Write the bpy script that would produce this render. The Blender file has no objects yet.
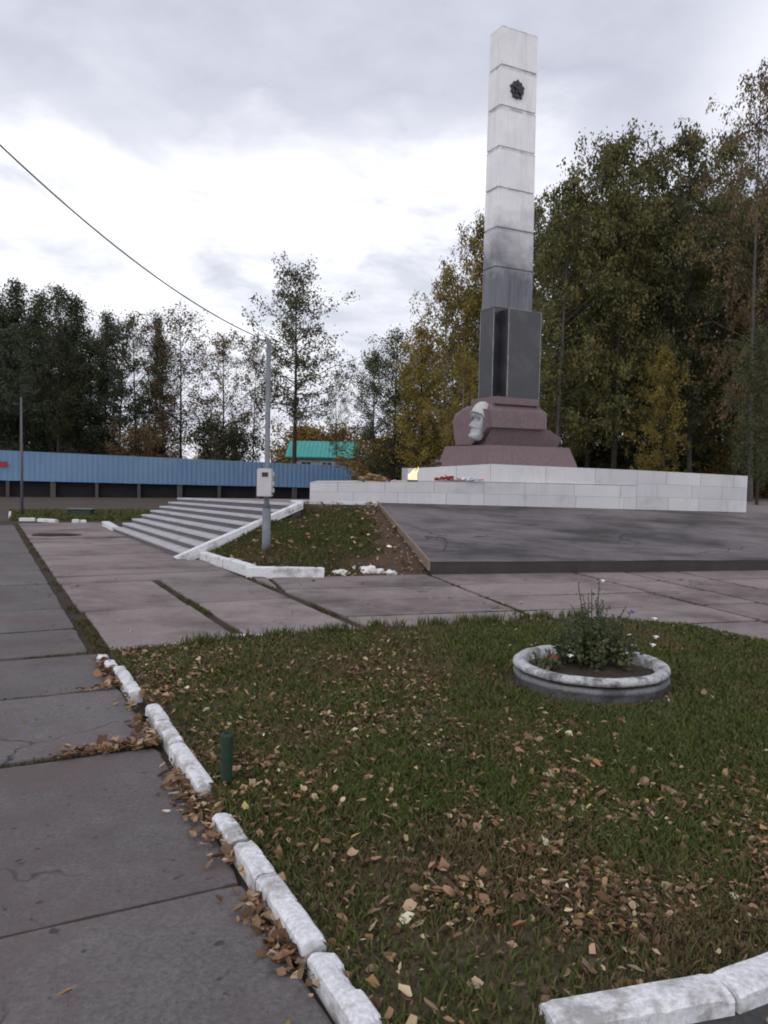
import bpy, bmesh, math, random
import numpy as np
from mathutils import Vector, Matrix, noise

random.seed(7)
rng = np.random.default_rng(11)
scn = bpy.context.scene
COL = scn.collection
rad = math.radians

# ------------------------------------------------------------------ camera
FPX, PITCH, ROLL = 800.0, math.atan(42 / 800), rad(1.1)
CAM = Vector((0, 0, 1.6))
_F = Vector((0, math.cos(PITCH), -math.sin(PITCH)))
_R0, _U0 = Vector((1, 0, 0)), Vector((0, math.sin(PITCH), math.cos(PITCH)))
_R = _R0 * math.cos(ROLL) + _U0 * math.sin(ROLL)
_U = -_R0 * math.sin(ROLL) + _U0 * math.cos(ROLL)
cd = bpy.data.cameras.new('camera')
cam = bpy.data.objects.new('camera', cd)
COL.objects.link(cam)
cam.matrix_world = Matrix(((_R.x, _U.x, -_F.x, 0), (_R.y, _U.y, -_F.y, 0), (_R.z, _U.z, -_F.z, 1.6), (0, 0, 0, 1)))
cd.sensor_fit = 'VERTICAL'
cd.sensor_height = 36
cd.lens = 36 * FPX / 1024
cd.clip_start, cd.clip_end = 0.05, 3000
scn.camera = cam


def ray(x, y):
    return _F + _R * ((x - 384) / FPX) + _U * ((512 - y) / FPX)


def ground(x, y, z=0.0):
    d = ray(x, y)
    return CAM + d * ((z - CAM.z) / d.z)


def at(x, y, Y):
    d = ray(x, y)
    return CAM + d * (Y / d.y)


A27, A16 = rad(27), rad(16)
UV_U, UV_W = Vector((-math.sin(A27), math.cos(A27), 0)), Vector((math.cos(A27), math.sin(A27), 0))
U2, W2 = Vector((-math.sin(A16), math.cos(A16), 0)), Vector((math.cos(A16), math.sin(A16), 0))


def uw(u, w, z=0.0):          # the plaza's own axes: u along the path, w across it
    return UV_U * u + UV_W * w + Vector((0, 0, z))


# ------------------------------------------------------------------ helpers
def tag(o, label=None, cat=None, group=None, kind=None):
    if label: o['label'] = label
    if cat: o['category'] = cat
    if group: o['group'] = group
    if kind: o['kind'] = kind
    return o


def empty(name, loc, rz=0.0):
    o = bpy.data.objects.new(name, None)
    o.empty_display_size = 0.1
    o.location = loc
    o.rotation_euler.z = rz
    COL.objects.link(o)
    return o


def obj(name, bm, mats, parent=None, smooth=False, loc=None):
    me = bpy.data.meshes.new(name)
    bmesh.ops.recalc_face_normals(bm, faces=bm.faces[:])
    bm.to_mesh(me)
    bm.free()
    if not isinstance(mats, (list, tuple)): mats = [mats]
    for m in mats: me.materials.append(m)
    if smooth:
        for p in me.polygons: p.use_smooth = True
    o = bpy.data.objects.new(name, me)
    COL.objects.link(o)
    if parent: o.parent = parent
    if loc is not None: o.location = loc
    return o


def np_obj(name, V, Fc, mat, parent=None, attr=None, n=4):
    me = np_mesh(name, V, Fc, mat, attr)
    o = bpy.data.objects.new(name, me)
    COL.objects.link(o)
    if parent: o.parent = parent
    return o


def np_mesh(name, V, Fc, mat, attr=None):
    me = bpy.data.meshes.new(name)
    V = np.asarray(V, dtype=np.float32)
    Fc = np.asarray(Fc, dtype=np.int32)
    nf, n = Fc.shape
    me.vertices.add(len(V))
    me.vertices.foreach_set('co', V.ravel())
    me.loops.add(nf * n)
    me.loops.foreach_set('vertex_index', Fc.ravel())
    me.polygons.add(nf)
    me.polygons.foreach_set('loop_start', np.arange(0, nf * n, n, dtype=np.int32))
    me.polygons.foreach_set('loop_total', np.full(nf, n, dtype=np.int32))
    me.update(calc_edges=True)
    if attr is not None:
        ca = me.color_attributes.new('col', 'FLOAT_COLOR', 'POINT')
        c4 = np.ones((len(V), 4), dtype=np.float32)
        c4[:, :3] = attr
        ca.data.foreach_set('color', c4.ravel())
    me.materials.append(mat)
    return me


def box(bm, x0, x1, y0, y1, z0, z1, M=None, mi=0):
    vs = [bm.verts.new((x, y, z)) for z in (z0, z1) for y in (y0, y1) for x in (x0, x1)]
    if M is not None:
        for v in vs: v.co = M @ v.co
    fs = []
    for q in ((0, 2, 3, 1), (4, 5, 7, 6), (0, 1, 5, 4), (2, 6, 7, 3), (0, 4, 6, 2), (1, 3, 7, 5)):
        f = bm.faces.new([vs[i] for i in q])
        f.material_index = mi
        fs.append(f)
    return vs, fs


def hexa(bm, pts, mi=0):      # 4 bottom points then 4 top points, same order
    vs = [bm.verts.new(p) for p in pts]
    for q in ((3, 2, 1, 0), (4, 5, 6, 7), (0, 1, 5, 4), (1, 2, 6, 5), (2, 3, 7, 6), (3, 0, 4, 7)):
        f = bm.faces.new([vs[i] for i in q])
        f.material_index = mi
    return vs


def prism(bm, poly, vec, mi=0):   # planar polygon extruded by vec
    a = [bm.verts.new(p) for p in poly]
    b = [bm.verts.new(Vector(p) + Vector(vec)) for p in poly]
    n = len(a)
    bm.faces.new(a).material_index = mi
    bm.faces.new(b[::-1]).material_index = mi
    for i in range(n):
        bm.faces.new((a[i], b[i], b[(i + 1) % n], a[(i + 1) % n])).material_index = mi


def tube(bm, pts, radii, seg=8, mi=0, cap=True):
    pts = [Vector(p) for p in pts]
    rings = []
    for i, p in enumerate(pts):
        t = (pts[min(i + 1, len(pts) - 1)] - pts[max(i - 1, 0)]).normalized()
        a = t.orthogonal().normalized() if abs(t.z) > .99 else t.cross(Vector((0, 0, 1))).normalized()
        b = t.cross(a).normalized()
        r = radii[i] if isinstance(radii, (list, tuple)) else radii
        rings.append([bm.verts.new(p + (a * math.cos(k * 2 * math.pi / seg) + b * math.sin(k * 2 * math.pi / seg)) * r) for k in range(seg)])
    for i in range(len(rings) - 1):
        for k in range(seg):
            f = bm.faces.new((rings[i][k], rings[i][(k + 1) % seg], rings[i + 1][(k + 1) % seg], rings[i + 1][k]))
            f.material_index = mi
            f.smooth = True
    if cap:
        bm.faces.new(rings[0][::-1]).material_index = mi
        bm.faces.new(rings[-1]).material_index = mi


def lathe(bm, prof, seg=48, mi=0, wob=0.0):
    rings = []
    for r, z in prof:
        rings.append([bm.verts.new(((r + wob * noise.noise(Vector((math.cos(a) * 3 + r * 9, math.sin(a) * 3, z * 20)))) * math.cos(a),
                                    (r + wob * noise.noise(Vector((math.cos(a) * 3 + r * 9, math.sin(a) * 3, z * 20)))) * math.sin(a),
                                    z + wob * noise.noise(Vector((math.cos(a) * 4, math.sin(a) * 4, 5 + r * 7)))))
                      for a in [k * 2 * math.pi / seg for k in range(seg)]])
    for i in range(len(rings) - 1):
        for k in range(seg):
            f = bm.faces.new((rings[i][k], rings[i][(k + 1) % seg], rings[i + 1][(k + 1) % seg], rings[i + 1][k]))
            f.material_index = mi
            f.smooth = True
    return rings


# ------------------------------------------------------------------ materials
def new_mat(name):
    m = bpy.data.materials.new(name)
    m.use_nodes = True
    nt = m.node_tree
    return m, nt, nt.nodes['Principled BSDF']


def ramp_node(nt, fac, stops):
    r = nt.nodes.new('ShaderNodeValToRGB')
    e = r.color_ramp.elements
    while len(e) < len(stops): e.new(0.5)
    for k, (p, c) in enumerate(stops):
        e[k].position = p
        e[k].color = (*c, 1)
    nt.links.new(fac, r.inputs['Fac'])
    return r.outputs['Color']


def noise_node(nt, scale, detail=6, rough=.6, vec=None, stretch=None, coord='Object'):
    tc = nt.nodes.new('ShaderNodeTexCoord')
    n = nt.nodes.new('ShaderNodeTexNoise')
    n.inputs['Scale'].default_value = scale
    n.inputs['Detail'].default_value = detail
    n.inputs['Roughness'].default_value = rough
    src = tc.outputs[coord]
    if stretch:
        mp = nt.nodes.new('ShaderNodeMapping')
        mp.inputs['Scale'].default_value = stretch
        nt.links.new(src, mp.inputs['Vector'])
        src = mp.outputs['Vector']
    nt.links.new(src, n.inputs['Vector'])
    return n.outputs['Fac']


def mixc(nt, fac, a, b, mode='MIX'):
    n = nt.nodes.new('ShaderNodeMix')
    n.data_type = 'RGBA'
    n.blend_type = mode
    ins = {s.identifier: s for s in n.inputs}
    for s, v in ((ins['Factor_Float'], fac), (ins['A_Color'], a), (ins['B_Color'], b)):
        if hasattr(v, 'links') or isinstance(v, bpy.types.NodeSocket): nt.links.new(v, s)
        elif isinstance(v, (int, float)): s.default_value = v
        else: s.default_value = (*v, 1)
    return [o for o in n.outputs if o.identifier == 'Result_Color'][0]


def mrange(nt, v, a, b, c=0.0, d=1.0):
    n = nt.nodes.new('ShaderNodeMapRange')
    n.inputs[1].default_value, n.inputs[2].default_value = a, b
    n.inputs[3].default_value, n.inputs[4].default_value = c, d
    nt.links.new(v, n.inputs[0])
    return n.outputs[0]


def bump(nt, bsdf, h, strength=.4, dist=.01):
    b = nt.nodes.new('ShaderNodeBump')
    b.inputs['Strength'].default_value = strength
    b.inputs['Distance'].default_value = dist
    nt.links.new(h, b.inputs['Height'])
    nt.links.new(b.outputs['Normal'], bsdf.inputs['Normal'])


def stone(name, c1, c2, scale=3.0, rough=.85, bstr=.35, dirt=None, dirt_amt=.5, dscale=.8, island=0.0, spec=.25, stretch=None, fine=60, pits=None, dlim=(.52, .72), crack=0.0):
    m, nt, b = new_mat(name)
    n1 = noise_node(nt, scale, 8, .65)
    col = ramp_node(nt, n1, [(.3, c1), (.7, c2)])
    nf = noise_node(nt, fine, 4, .7)
    col = mixc(nt, .42, col, ramp_node(nt, nf, [(.32, [x * .5 for x in c1]), (.68, [min(1, x * 1.3) for x in c2])]))
    if dirt:
        nd = noise_node(nt, dscale, 7, .7, stretch=stretch)
        col = mixc(nt, mrange(nt, nd, dlim[0], dlim[1], 0, dirt_amt), col, dirt)
    if pits:
        vo = noise_node(nt, pits, 2, .5)
        col = mixc(nt, mrange(nt, vo, .68, .74, 0, .7), col, [x * .3 for x in c1])
    if crack:
        tc = nt.nodes.new('ShaderNodeTexCoord')
        ns = nt.nodes.new('ShaderNodeTexNoise')
        ns.inputs['Scale'].default_value = 2.2
        ns.inputs['Detail'].default_value = 6
        nt.links.new(tc.outputs['Object'], ns.inputs['Vector'])
        mv = nt.nodes.new('ShaderNodeVectorMath'); mv.operation = 'MULTIPLY_ADD'
        nt.links.new(ns.outputs['Color'], mv.inputs[0]); mv.inputs[1].default_value = (.7, .7, .7)
        nt.links.new(tc.outputs['Object'], mv.inputs[2])
        vo_ = nt.nodes.new('ShaderNodeTexVoronoi'); vo_.feature = 'DISTANCE_TO_EDGE'
        vo_.inputs['Scale'].default_value = crack
        nt.links.new(mv.outputs[0], vo_.inputs['Vector'])
        ml = nt.nodes.new('ShaderNodeMath'); ml.operation = 'MULTIPLY'
        nt.links.new(mrange(nt, vo_.outputs['Distance'], .002, .0065, .85, 0), ml.inputs[0])
        nt.links.new(mrange(nt, noise_node(nt, .6, 3, .6), .47, .56), ml.inputs[1])
        col = mixc(nt, ml.outputs[0], col, [x * .3 for x in c1])
    if island:
        g = nt.nodes.new('ShaderNodeNewGeometry')
        k = mrange(nt, g.outputs['Random Per Island'], 0, 1, 1 - island, 1 + island)
        hs = nt.nodes.new('ShaderNodeHueSaturation')
        nt.links.new(k, hs.inputs['Value'])
        nt.links.new(col, hs.inputs['Color'])
        col = hs.outputs['Color']
    nt.links.new(col, b.inputs['Base Color'])
    b.inputs['Roughness'].default_value = rough
    b.inputs['Specular IOR Level'].default_value = spec
    bump(nt, b, nf, bstr, .006)
    return m


def plain(name, c, rough=.6, metal=0.0, var=.15, scale=8, spec=.4):
    m, nt, b = new_mat(name)
    n1 = noise_node(nt, scale, 6, .6)
    col = ramp_node(nt, n1, [(.3, [x * (1 - var) for x in c]), (.7, [min(1, x * (1 + var)) for x in c])])
    nt.links.new(col, b.inputs['Base Color'])
    b.inputs['Roughness'].default_value = rough
    b.inputs['Metallic'].default_value = metal
    b.inputs['Specular IOR Level'].default_value = spec
    return m


def leafmat(name, cols, trans=.25, rough=.7):
    m, nt, b = new_mat(name)
    g = nt.nodes.new('ShaderNodeNewGeometry')
    n1 = noise_node(nt, .55, 3, .6)
    md = nt.nodes.new('ShaderNodeMath')
    md.operation = 'MULTIPLY_ADD'
    nt.links.new(g.outputs['Random Per Island'], md.inputs[0])
    md.inputs[1].default_value = .55
    nt.links.new(mrange(nt, n1, .3, .7, 0, .45), md.inputs[2])
    k = len(cols) - 1
    col = ramp_node(nt, md.outputs[0], [(.05 + .9 * i / k, c) for i, c in enumerate(cols)])
    oi = nt.nodes.new('ShaderNodeObjectInfo')
    hs = nt.nodes.new('ShaderNodeHueSaturation')
    nt.links.new(mrange(nt, oi.outputs['Random'], 0, 1, .8, 1.2), hs.inputs['Value'])
    nt.links.new(col, hs.inputs['Color'])
    nt.links.new(hs.outputs['Color'], b.inputs['Base Color'])
    b.inputs['Roughness'].default_value = rough
    b.inputs['Specular IOR Level'].default_value = .15
    tr = nt.nodes.new('ShaderNodeBsdfTranslucent')
    nt.links.new(hs.outputs['Color'], tr.inputs['Color'])
    mx = nt.nodes.new('ShaderNodeMixShader')
    mx.inputs[0].default_value = trans
    nt.links.new(b.outputs[0], mx.inputs[1])
    nt.links.new(tr.outputs[0], mx.inputs[2])
    nt.links.new(mx.outputs[0], nt.nodes['Material Output'].inputs['Surface'])
    return m


def attrmat(name, trans=.2, rough=.8):
    m, nt, b = new_mat(name)
    a = nt.nodes.new('ShaderNodeVertexColor')
    a.layer_name = 'col'
    nt.links.new(a.outputs['Color'], b.inputs['Base Color'])
    b.inputs['Roughness'].default_value = rough
    b.inputs['Specular IOR Level'].default_value = .1
    tr = nt.nodes.new('ShaderNodeBsdfTranslucent')
    nt.links.new(a.outputs['Color'], tr.inputs['Color'])
    mx = nt.nodes.new('ShaderNodeMixShader')
    mx.inputs[0].default_value = trans
    nt.links.new(b.outputs[0], mx.inputs[1])
    nt.links.new(tr.outputs[0], mx.inputs[2])
    nt.links.new(mx.outputs[0], nt.nodes['Material Output'].inputs['Surface'])
    return m


M = {}
M['slab_far'] = stone('plaza_concrete', (.150, .122, .122), (.228, .190, .188), 1.8, .85, .4, dirt=(.078, .060, .056), dirt_amt=.85, dscale=.7, island=.13, pits=22, dlim=(.46, .64), crack=.45)
M['slab_near'] = stone('path_concrete', (.068, .062, .065), (.138, .125, .128), 1.4, .85, .9, dirt=(.088, .066, .066), dirt_amt=.75, dscale=.9, island=.08, pits=16, dlim=(.47, .62), crack=.5)
M['soil'] = stone('soil', (.018, .013, .010), (.045, .033, .023), 6, .95, .8, fine=45)
M['dirt_ground'] = stone('dirt_ground', (.042, .032, .026), (.075, .058, .047), .5, .95, .6, dirt=(.035, .038, .018), dirt_amt=.9, dscale=.16)
M['lawn_soil'] = stone('lawn_soil', (.036, .032, .017), (.085, .066, .040), 7, .95, .8, dirt=(.030, .042, .014), dirt_amt=.8, dscale=.9)
M['white'] = stone('whitewash', (.46, .46, .49), (.62, .62, .65), 7, .9, .45, dirt=(.20, .19, .175), dirt_amt=.75, dscale=6, fine=55, dlim=(.50, .62))
M['white_far'] = stone('whitewash_worn', (.48, .48, .51), (.64, .64, .67), 4, .85, .5, dirt=(.2, .19, .19), dirt_amt=.8, dscale=4, dlim=(.5, .66))
M['marble'] = None
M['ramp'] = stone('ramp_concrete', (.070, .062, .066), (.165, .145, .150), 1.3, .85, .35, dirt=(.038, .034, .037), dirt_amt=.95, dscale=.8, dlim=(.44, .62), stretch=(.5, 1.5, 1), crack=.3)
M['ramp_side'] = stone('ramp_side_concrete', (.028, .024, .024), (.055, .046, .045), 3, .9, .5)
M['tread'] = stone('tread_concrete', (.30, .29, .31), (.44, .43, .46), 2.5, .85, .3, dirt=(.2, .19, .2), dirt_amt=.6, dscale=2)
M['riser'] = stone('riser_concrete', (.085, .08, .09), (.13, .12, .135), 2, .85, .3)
M['granite'] = stone('mauve_granite', (.10, .066, .073), (.155, .108, .118), 3, .65, .3, fine=25, dirt=(.08, .05, .055), dirt_amt=.4, dscale=1.5, spec=.4)
M['dark_granite'] = stone('dark_granite', (.008, .008, .011), (.02, .02, .027), 2.0, .3, .03, dirt=(.05, .05, .06), dirt_amt=.7, dscale=1.2, spec=.5)
M['edge'] = plain('worn_edge_stone', (.20, .195, .205), .7, 0, .5, 5)
M['black'] = plain('black_metal', (.012, .013, .02), .45, .0)
M['silver'] = stone('silver_paint', (.17, .175, .19), (.33, .34, .37), 2.5, .5, .1, spec=.5)
M['helmet'] = stone('white_paint', (.62, .62, .63), (.78, .78, .78), 5, .6, .3)
M['wood'] = plain('board_wood', (.17, .125, .10), .85, 0, .3, 20)
M['bark'] = stone('bark', (.016, .013, .011), (.045, .037, .03), 6, .95, .8)
M['bark_pine'] = stone('pine_bark', (.020, .016, .014), (.06, .042, .032), 5, .95, .8)
M['bark_birch'] = stone('birch_bark', (.13, .12, .115), (.28, .265, .25), 3, .9, .5, dirt=(.02, .02, .02), dirt_amt=.95, dscale=3, stretch=(1, 1, 3))
M['pole'] = plain('grey_pole_paint', (.125, .133, .155), .6, 0, .2, 6)
M['pole_dark'] = plain('dark_pole_paint', (.075, .08, .095), .7)
M['box'] = plain('cabinet_paint', (.40, .39, .39), .5, 0, .08, 4)
M['box_dark'] = plain('cabinet_dark', (.02, .02, .022), .3)
M['cable'] = plain('cable_grey', (.10, .10, .11), .6)
M['green_iron'] = plain('green_iron', (.008, .026, .016), .6, 0, .35, 25)
M['bench'] = plain('bench_green', (.016, .036, .027), .8, 0, .3, 9)
M['bench_top'] = plain('bench_worn_top', (.12, .16, .14), .8, 0, .3, 9)
M['fence_post'] = stone('fence_post_brick', (.045, .04, .04), (.085, .078, .074), 4, .9, .4)
M['under_shade'] = plain('under_fence_shade', (.008, .007, .008), .9, 0, .3, 3)  # near-black colour standing in for the shade below the fence
M['redplate'] = plain('red_enamel', (.23, .015, .03), .5)
M['roof'] = plain('teal_metal_roof', (.028, .25, .23), .5, 0, .1, 1)
M['house'] = stone('house_plaster', (.36, .35, .38), (.48, .47, .50), 1, .9, .2)
M['glass'] = plain('dark_glass', (.02, .022, .026), .1)
M['frame'] = plain('window_frame', (.6, .6, .6), .5)
M['grey_sheet'] = plain('grey_sheet_metal', (.13, .14, .155), .6, 0, .15, 3)
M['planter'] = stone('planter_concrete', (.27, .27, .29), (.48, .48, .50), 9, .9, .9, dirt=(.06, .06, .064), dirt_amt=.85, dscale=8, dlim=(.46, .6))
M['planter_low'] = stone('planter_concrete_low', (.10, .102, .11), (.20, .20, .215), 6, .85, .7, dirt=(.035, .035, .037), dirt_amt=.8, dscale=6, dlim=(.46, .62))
M['plastic_white'] = plain('paper_white', (.75, .72, .74), .8)
M['red_flower'] = plain('red_petal', (.22, .008, .02), .7, 0, .4, 30)
M['pink'] = plain('pink_petal', (.62, .36, .38), .8)
M['blue_pale'] = plain('pale_blue_cloth', (.45, .55, .70), .8)
M['tan'] = plain('dry_stalks', (.20, .13, .07), .9, 0, .4, 20)
M['white_petal'] = plain('white_petal', (.72, .70, .74), .8)
M['violet_petal'] = plain('violet_petal', (.15, .13, .38), .8)
M['rubble'] = stone('rubble_white', (.45, .44, .45), (.68, .67, .68), 5, .9, .6, dirt=(.15, .13, .12), dirt_amt=.8, dscale=6)
M['stem'] = plain('plant_stem', (.03, .035, .018), .8)
M['puddle'] = plain('wet_patch', (.02, .018, .02), .9, 0, .3, 3, .1)

M['lf_birch'] = leafmat('birch_leaves', [(0.047, 0.057, 0.023), (0.078, 0.084, 0.031), (0.120, 0.109, 0.040), (0.186, 0.130, 0.042)])
M['lf_dark'] = leafmat('dark_leaves', [(0.032, 0.041, 0.024), (0.059, 0.068, 0.032), (0.092, 0.089, 0.041)])
M['lf_gold'] = leafmat('golden_leaves', [(0.080, 0.074, 0.025), (0.154, 0.126, 0.031), (0.236, 0.175, 0.043), (0.297, 0.206, 0.061)])
M['lf_brown'] = leafmat('brown_leaves', [(0.070, 0.055, 0.034), (0.129, 0.091, 0.052), (0.187, 0.121, 0.062)])
M['lf_yellow'] = leafmat('yellow_leaves', [(0.120, 0.074, 0.019), (0.204, 0.132, 0.030), (0.288, 0.192, 0.048)])
M['lf_spruce'] = leafmat('spruce_needles', [(0.026, 0.035, 0.026), (0.048, 0.061, 0.038), (0.080, 0.090, 0.048)], .08)
M['lf_pine'] = leafmat('pine_needles', [(0.042, 0.050, 0.035), (0.080, 0.083, 0.048), (0.133, 0.119, 0.064)], .1)
M['lf_bush'] = leafmat('garden_leaves', [(0.034, 0.055, 0.025), (0.062, 0.087, 0.038), (0.114, 0.125, 0.062), (0.177, 0.114, 0.094)])
M['lf_birch2'] = leafmat('turning_birch_leaves', [(0.050, 0.051, 0.020), (0.079, 0.075, 0.027), (0.135, 0.099, 0.033), (0.180, 0.101, 0.039)])
M['bark_grey'] = stone('grey_bark', (.05, .045, .043), (.11, .10, .095), 4, .95, .5)
M['grass'] = attrmat('grass_blade', .25)
M['leaf_litter'] = attrmat('fallen_leaf', .15, .75)


def marble_mat():
    m, nt, b = new_mat('pale_marble')
    tc = nt.nodes.new('ShaderNodeTexCoord')
    g = nt.nodes.new('ShaderNodeNewGeometry')
    n1 = noise_node(nt, 1.3, 8, .7)
    tone = nt.nodes.new('ShaderNodeMath')
    tone.operation = 'MULTIPLY_ADD'
    nt.links.new(g.outputs['Random Per Island'], tone.inputs[0])
    tone.inputs[1].default_value = .55
    nt.links.new(mrange(nt, n1, .3, .7, 0, .45), tone.inputs[2])
    col = ramp_node(nt, tone.outputs[0], [(.0, (.29, .29, .31)), (.25, (.40, .395, .415)), (1, (.50, .495, .515))])
    st = noise_node(nt, 1.5, 6, .7, stretch=(3, 3, .35))
    col = mixc(nt, mrange(nt, st, .52, .75, 0, .5), col, (.29, .285, .30))
    nt.links.new(col, b.inputs['Base Color'])
    b.inputs['Roughness'].default_value = .55
    b.inputs['Specular IOR Level'].default_value = .35
    bump(nt, b, n1, .1, .004)
    return m


M['marble'] = marble_mat()


def stele_mat(z_lo, z_hi, J0, JD):
    m, nt, b = new_mat('stele_stone')
    tc = nt.nodes.new('ShaderNodeTexCoord')
    sep = nt.nodes.new('ShaderNodeSeparateXYZ')
    nt.links.new(tc.outputs['Object'], sep.inputs[0])
    n1 = noise_node(nt, 1.6, 8, .7)
    col = ramp_node(nt, n1, [(.3, (.60, .59, .62)), (.7, (.74, .73, .75))])
    st = noise_node(nt, 2.0, 6, .7, stretch=(3, 3, .3))
    col = mixc(nt, mrange(nt, st, .5, .75, 0, .55), col, (.40, .39, .41))
    # darker grey stone in the lowest blocks, reflected trees painted in, uneven upper limit
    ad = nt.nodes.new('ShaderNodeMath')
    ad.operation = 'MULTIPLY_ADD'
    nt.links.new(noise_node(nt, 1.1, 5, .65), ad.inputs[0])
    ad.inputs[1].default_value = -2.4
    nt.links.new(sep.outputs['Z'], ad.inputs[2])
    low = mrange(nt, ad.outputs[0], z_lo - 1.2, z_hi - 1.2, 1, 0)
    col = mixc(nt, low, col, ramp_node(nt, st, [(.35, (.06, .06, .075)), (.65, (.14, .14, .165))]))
    fr = nt.nodes.new('ShaderNodeMath'); fr.operation = 'PINGPONG'
    sb = nt.nodes.new('ShaderNodeMath'); sb.operation = 'SUBTRACT'
    nt.links.new(sep.outputs['Z'], sb.inputs[0]); sb.inputs[1].default_value = J0
    nt.links.new(sb.outputs[0], fr.inputs[0]); fr.inputs[1].default_value = JD / 2
    gr = mrange(nt, fr.outputs[0], .0, .06, 1, 0)
    gm = nt.nodes.new('ShaderNodeMath'); gm.operation = 'MULTIPLY'
    nt.links.new(gr, gm.inputs[0]); nt.links.new(mrange(nt, noise_node(nt, 4, 5, .7), .38, .6, .1, .85), gm.inputs[1])
    col = mixc(nt, gm.outputs[0], col, (.16, .155, .165))
    nt.links.new(col, b.inputs['Base Color'])
    b.inputs['Roughness'].default_value = .4
    b.inputs['Specular IOR Level'].default_value = .4
    bump(nt, b, n1, .15, .005)
    return m


def fence_mat():
    m, nt, b = new_mat('blue_profiled_sheet')
    n1 = noise_node(nt, .35, 5, .6)
    n2 = noise_node(nt, 2.5, 5, .6, stretch=(3, 3, .4))
    col = ramp_node(nt, n1, [(.3, (.18, .31, .50)), (.7, (.235, .375, .56))])
    col = mixc(nt, mrange(nt, n2, .5, .8, 0, .5), col, (.30, .41, .54))
    nt.links.new(col, b.inputs['Base Color'])
    b.inputs['Roughness'].default_value = .5
    return m


M['fence'] = fence_mat()


def mound_mat():
    m, nt, b = new_mat('mound_turf')
    a = nt.nodes.new('ShaderNodeVertexColor')
    a.layer_name = 'col'
    nf = noise_node(nt, 30, 5, .7)
    col = mixc(nt, mrange(nt, nf, .3, .7, 0, .6), a.outputs['Color'], (.018, .015, .010))
    nt.links.new(col, b.inputs['Base Color'])
    b.inputs['Roughness'].default_value = .95
    b.inputs['Specular IOR Level'].default_value = .1
    bump(nt, b, nf, .9, .03)
    return m


M['mound'] = mound_mat()

# ------------------------------------------------------------------ ground and plaza
bm = bmesh.new()
bmesh.ops.create_circle(bm, cap_ends=True, segments=64, radius=900)
o = obj('ground', bm, M['dirt_ground'], loc=(0, 0, -.05))
tag(o, kind='structure')

bm = bmesh.new()
vs = [bm.verts.new(uw(u, w, -.02)) for u, w in ((-6, -6), (-6, 20), (11.8, 20), (11.8, 4.2), (24.5, 4.6), (24.5, -6))]
bm.faces.new(vs)
tag(obj('plaza_bed', bm, M['soil']), kind='structure')


def clip(poly, nrm, d):       # keep p.nrm <= d
    out = []
    for i in range(len(poly)):
        a, b = poly[i], poly[(i + 1) % len(poly)]
        da, db = a.dot(nrm) - d, b.dot(nrm) - d
        if da <= 0: out.append(a)
        if da * db < 0: out.append(a + (b - a) * (da / (da - db)))
    return out


def slab(bm, poly, h=0.0):
    if len(poly) < 3: return
    c = sum(poly, Vector()) / len(poly)
    tilt = Vector((random.uniform(-.004, .004), random.uniform(-.004, .004), 0))
    # densify the outline and wander it a little so that edges look worn
    pts = []
    for i in range(len(poly)):
        a, b = poly[i], poly[(i + 1) % len(poly)]
        n = max(1, int((b - a).length / .09))
        for k in range(n):
            p = a.lerp(b, k / n)
            inn = (c - p).normalized()
            p = p + inn * (.012 * (noise.noise(p * 3.1) + .7 * noise.noise(p * 11) + (1.2 if k == 0 else 0)))
            pts.append(p)
    top = [bm.verts.new((p.x, p.y, h + (p - c).dot(tilt))) for p in pts]
    ins = [bm.verts.new((q.x, q.y, h + .006 + (q - c).dot(tilt))) for q in [p + (c - p).normalized() * .014 for p in pts]]
    bot = [bm.verts.new((p.x, p.y, -.05)) for p in pts]
    n = len(pts)
    bm.faces.new(ins)
    for i in range(n):
        j = (i + 1) % n
        bm.faces.new((top[i], top[j], ins[j], ins[i]))
        bm.faces.new((bot[i], bot[j], top[j], top[i]))


def rect_uw(u0, u1, w0, w1):
    return [uw(u0, w0), uw(u0, w1), uw(u1, w1), uw(u1, w0)]


bm = bmesh.new()
us = [-3, -1.2, .6, 2.905, 4.60, 5.90, 7.12, 8.22, 9.42, 11.42, 12.9, 14.4, 15.7, 17.4, 19.0, 20.8, 22.6]
for i in range(len(us) - 1):
    g = .012 if us[i] < 4 else .03
    gw = .0 if us[i] < 7 else .06
    for w0, w1 in ((-5.6, -2.3), (-2.27, .90 - gw)):
        slab(bm, rect_uw(us[i] + g, us[i + 1] - (.012 if us[i + 1] < 4 else .035), w0, w1), random.uniform(-.004, .004))
tag(obj('concrete_path', bm, M['slab_near']), kind='structure')

bm = bmesh.new()
for (u0, u1, w0, w1) in ((7.05, 9.12, 1.03, 2.17), (9.17, 11.33, .99, 2.16), (7.05, 9.25, 2.29, 3.42), (9.30, 11.36, 2.28, 3.44)):
    slab(bm, rect_uw(u0, u1, w0, w1), random.uniform(-.004, .006))
us = [11.4, 12.1, 12.75, 13.6, 14.3, 14.95, 15.8, 16.6, 17.4, 18.4, 19.2, 20.0, 20.9, 22.0, 23.4]
for i in range(len(us) - 1):
    e = 3.44 if us[i] < 13.4 else 3.2
    for w0, w1 in ((.98, e),):
        slab(bm, rect_uw(us[i] + .03, us[i + 1] - .03, w0, w1), random.uniform(-.012, .008))
u2s = [1.0, 2.0, 3.1, 4.15, 5.2, 6.28, 7.34, 8.39, 9.42, 10.45, 11.6, 12.7, 13.8]
w2s = [-1.0, 1.6, 4.05, 6.5, 7.4, 8.35, 10.4, 12.4, 14.6, 17]
Wlim = UV_W * -1
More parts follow.
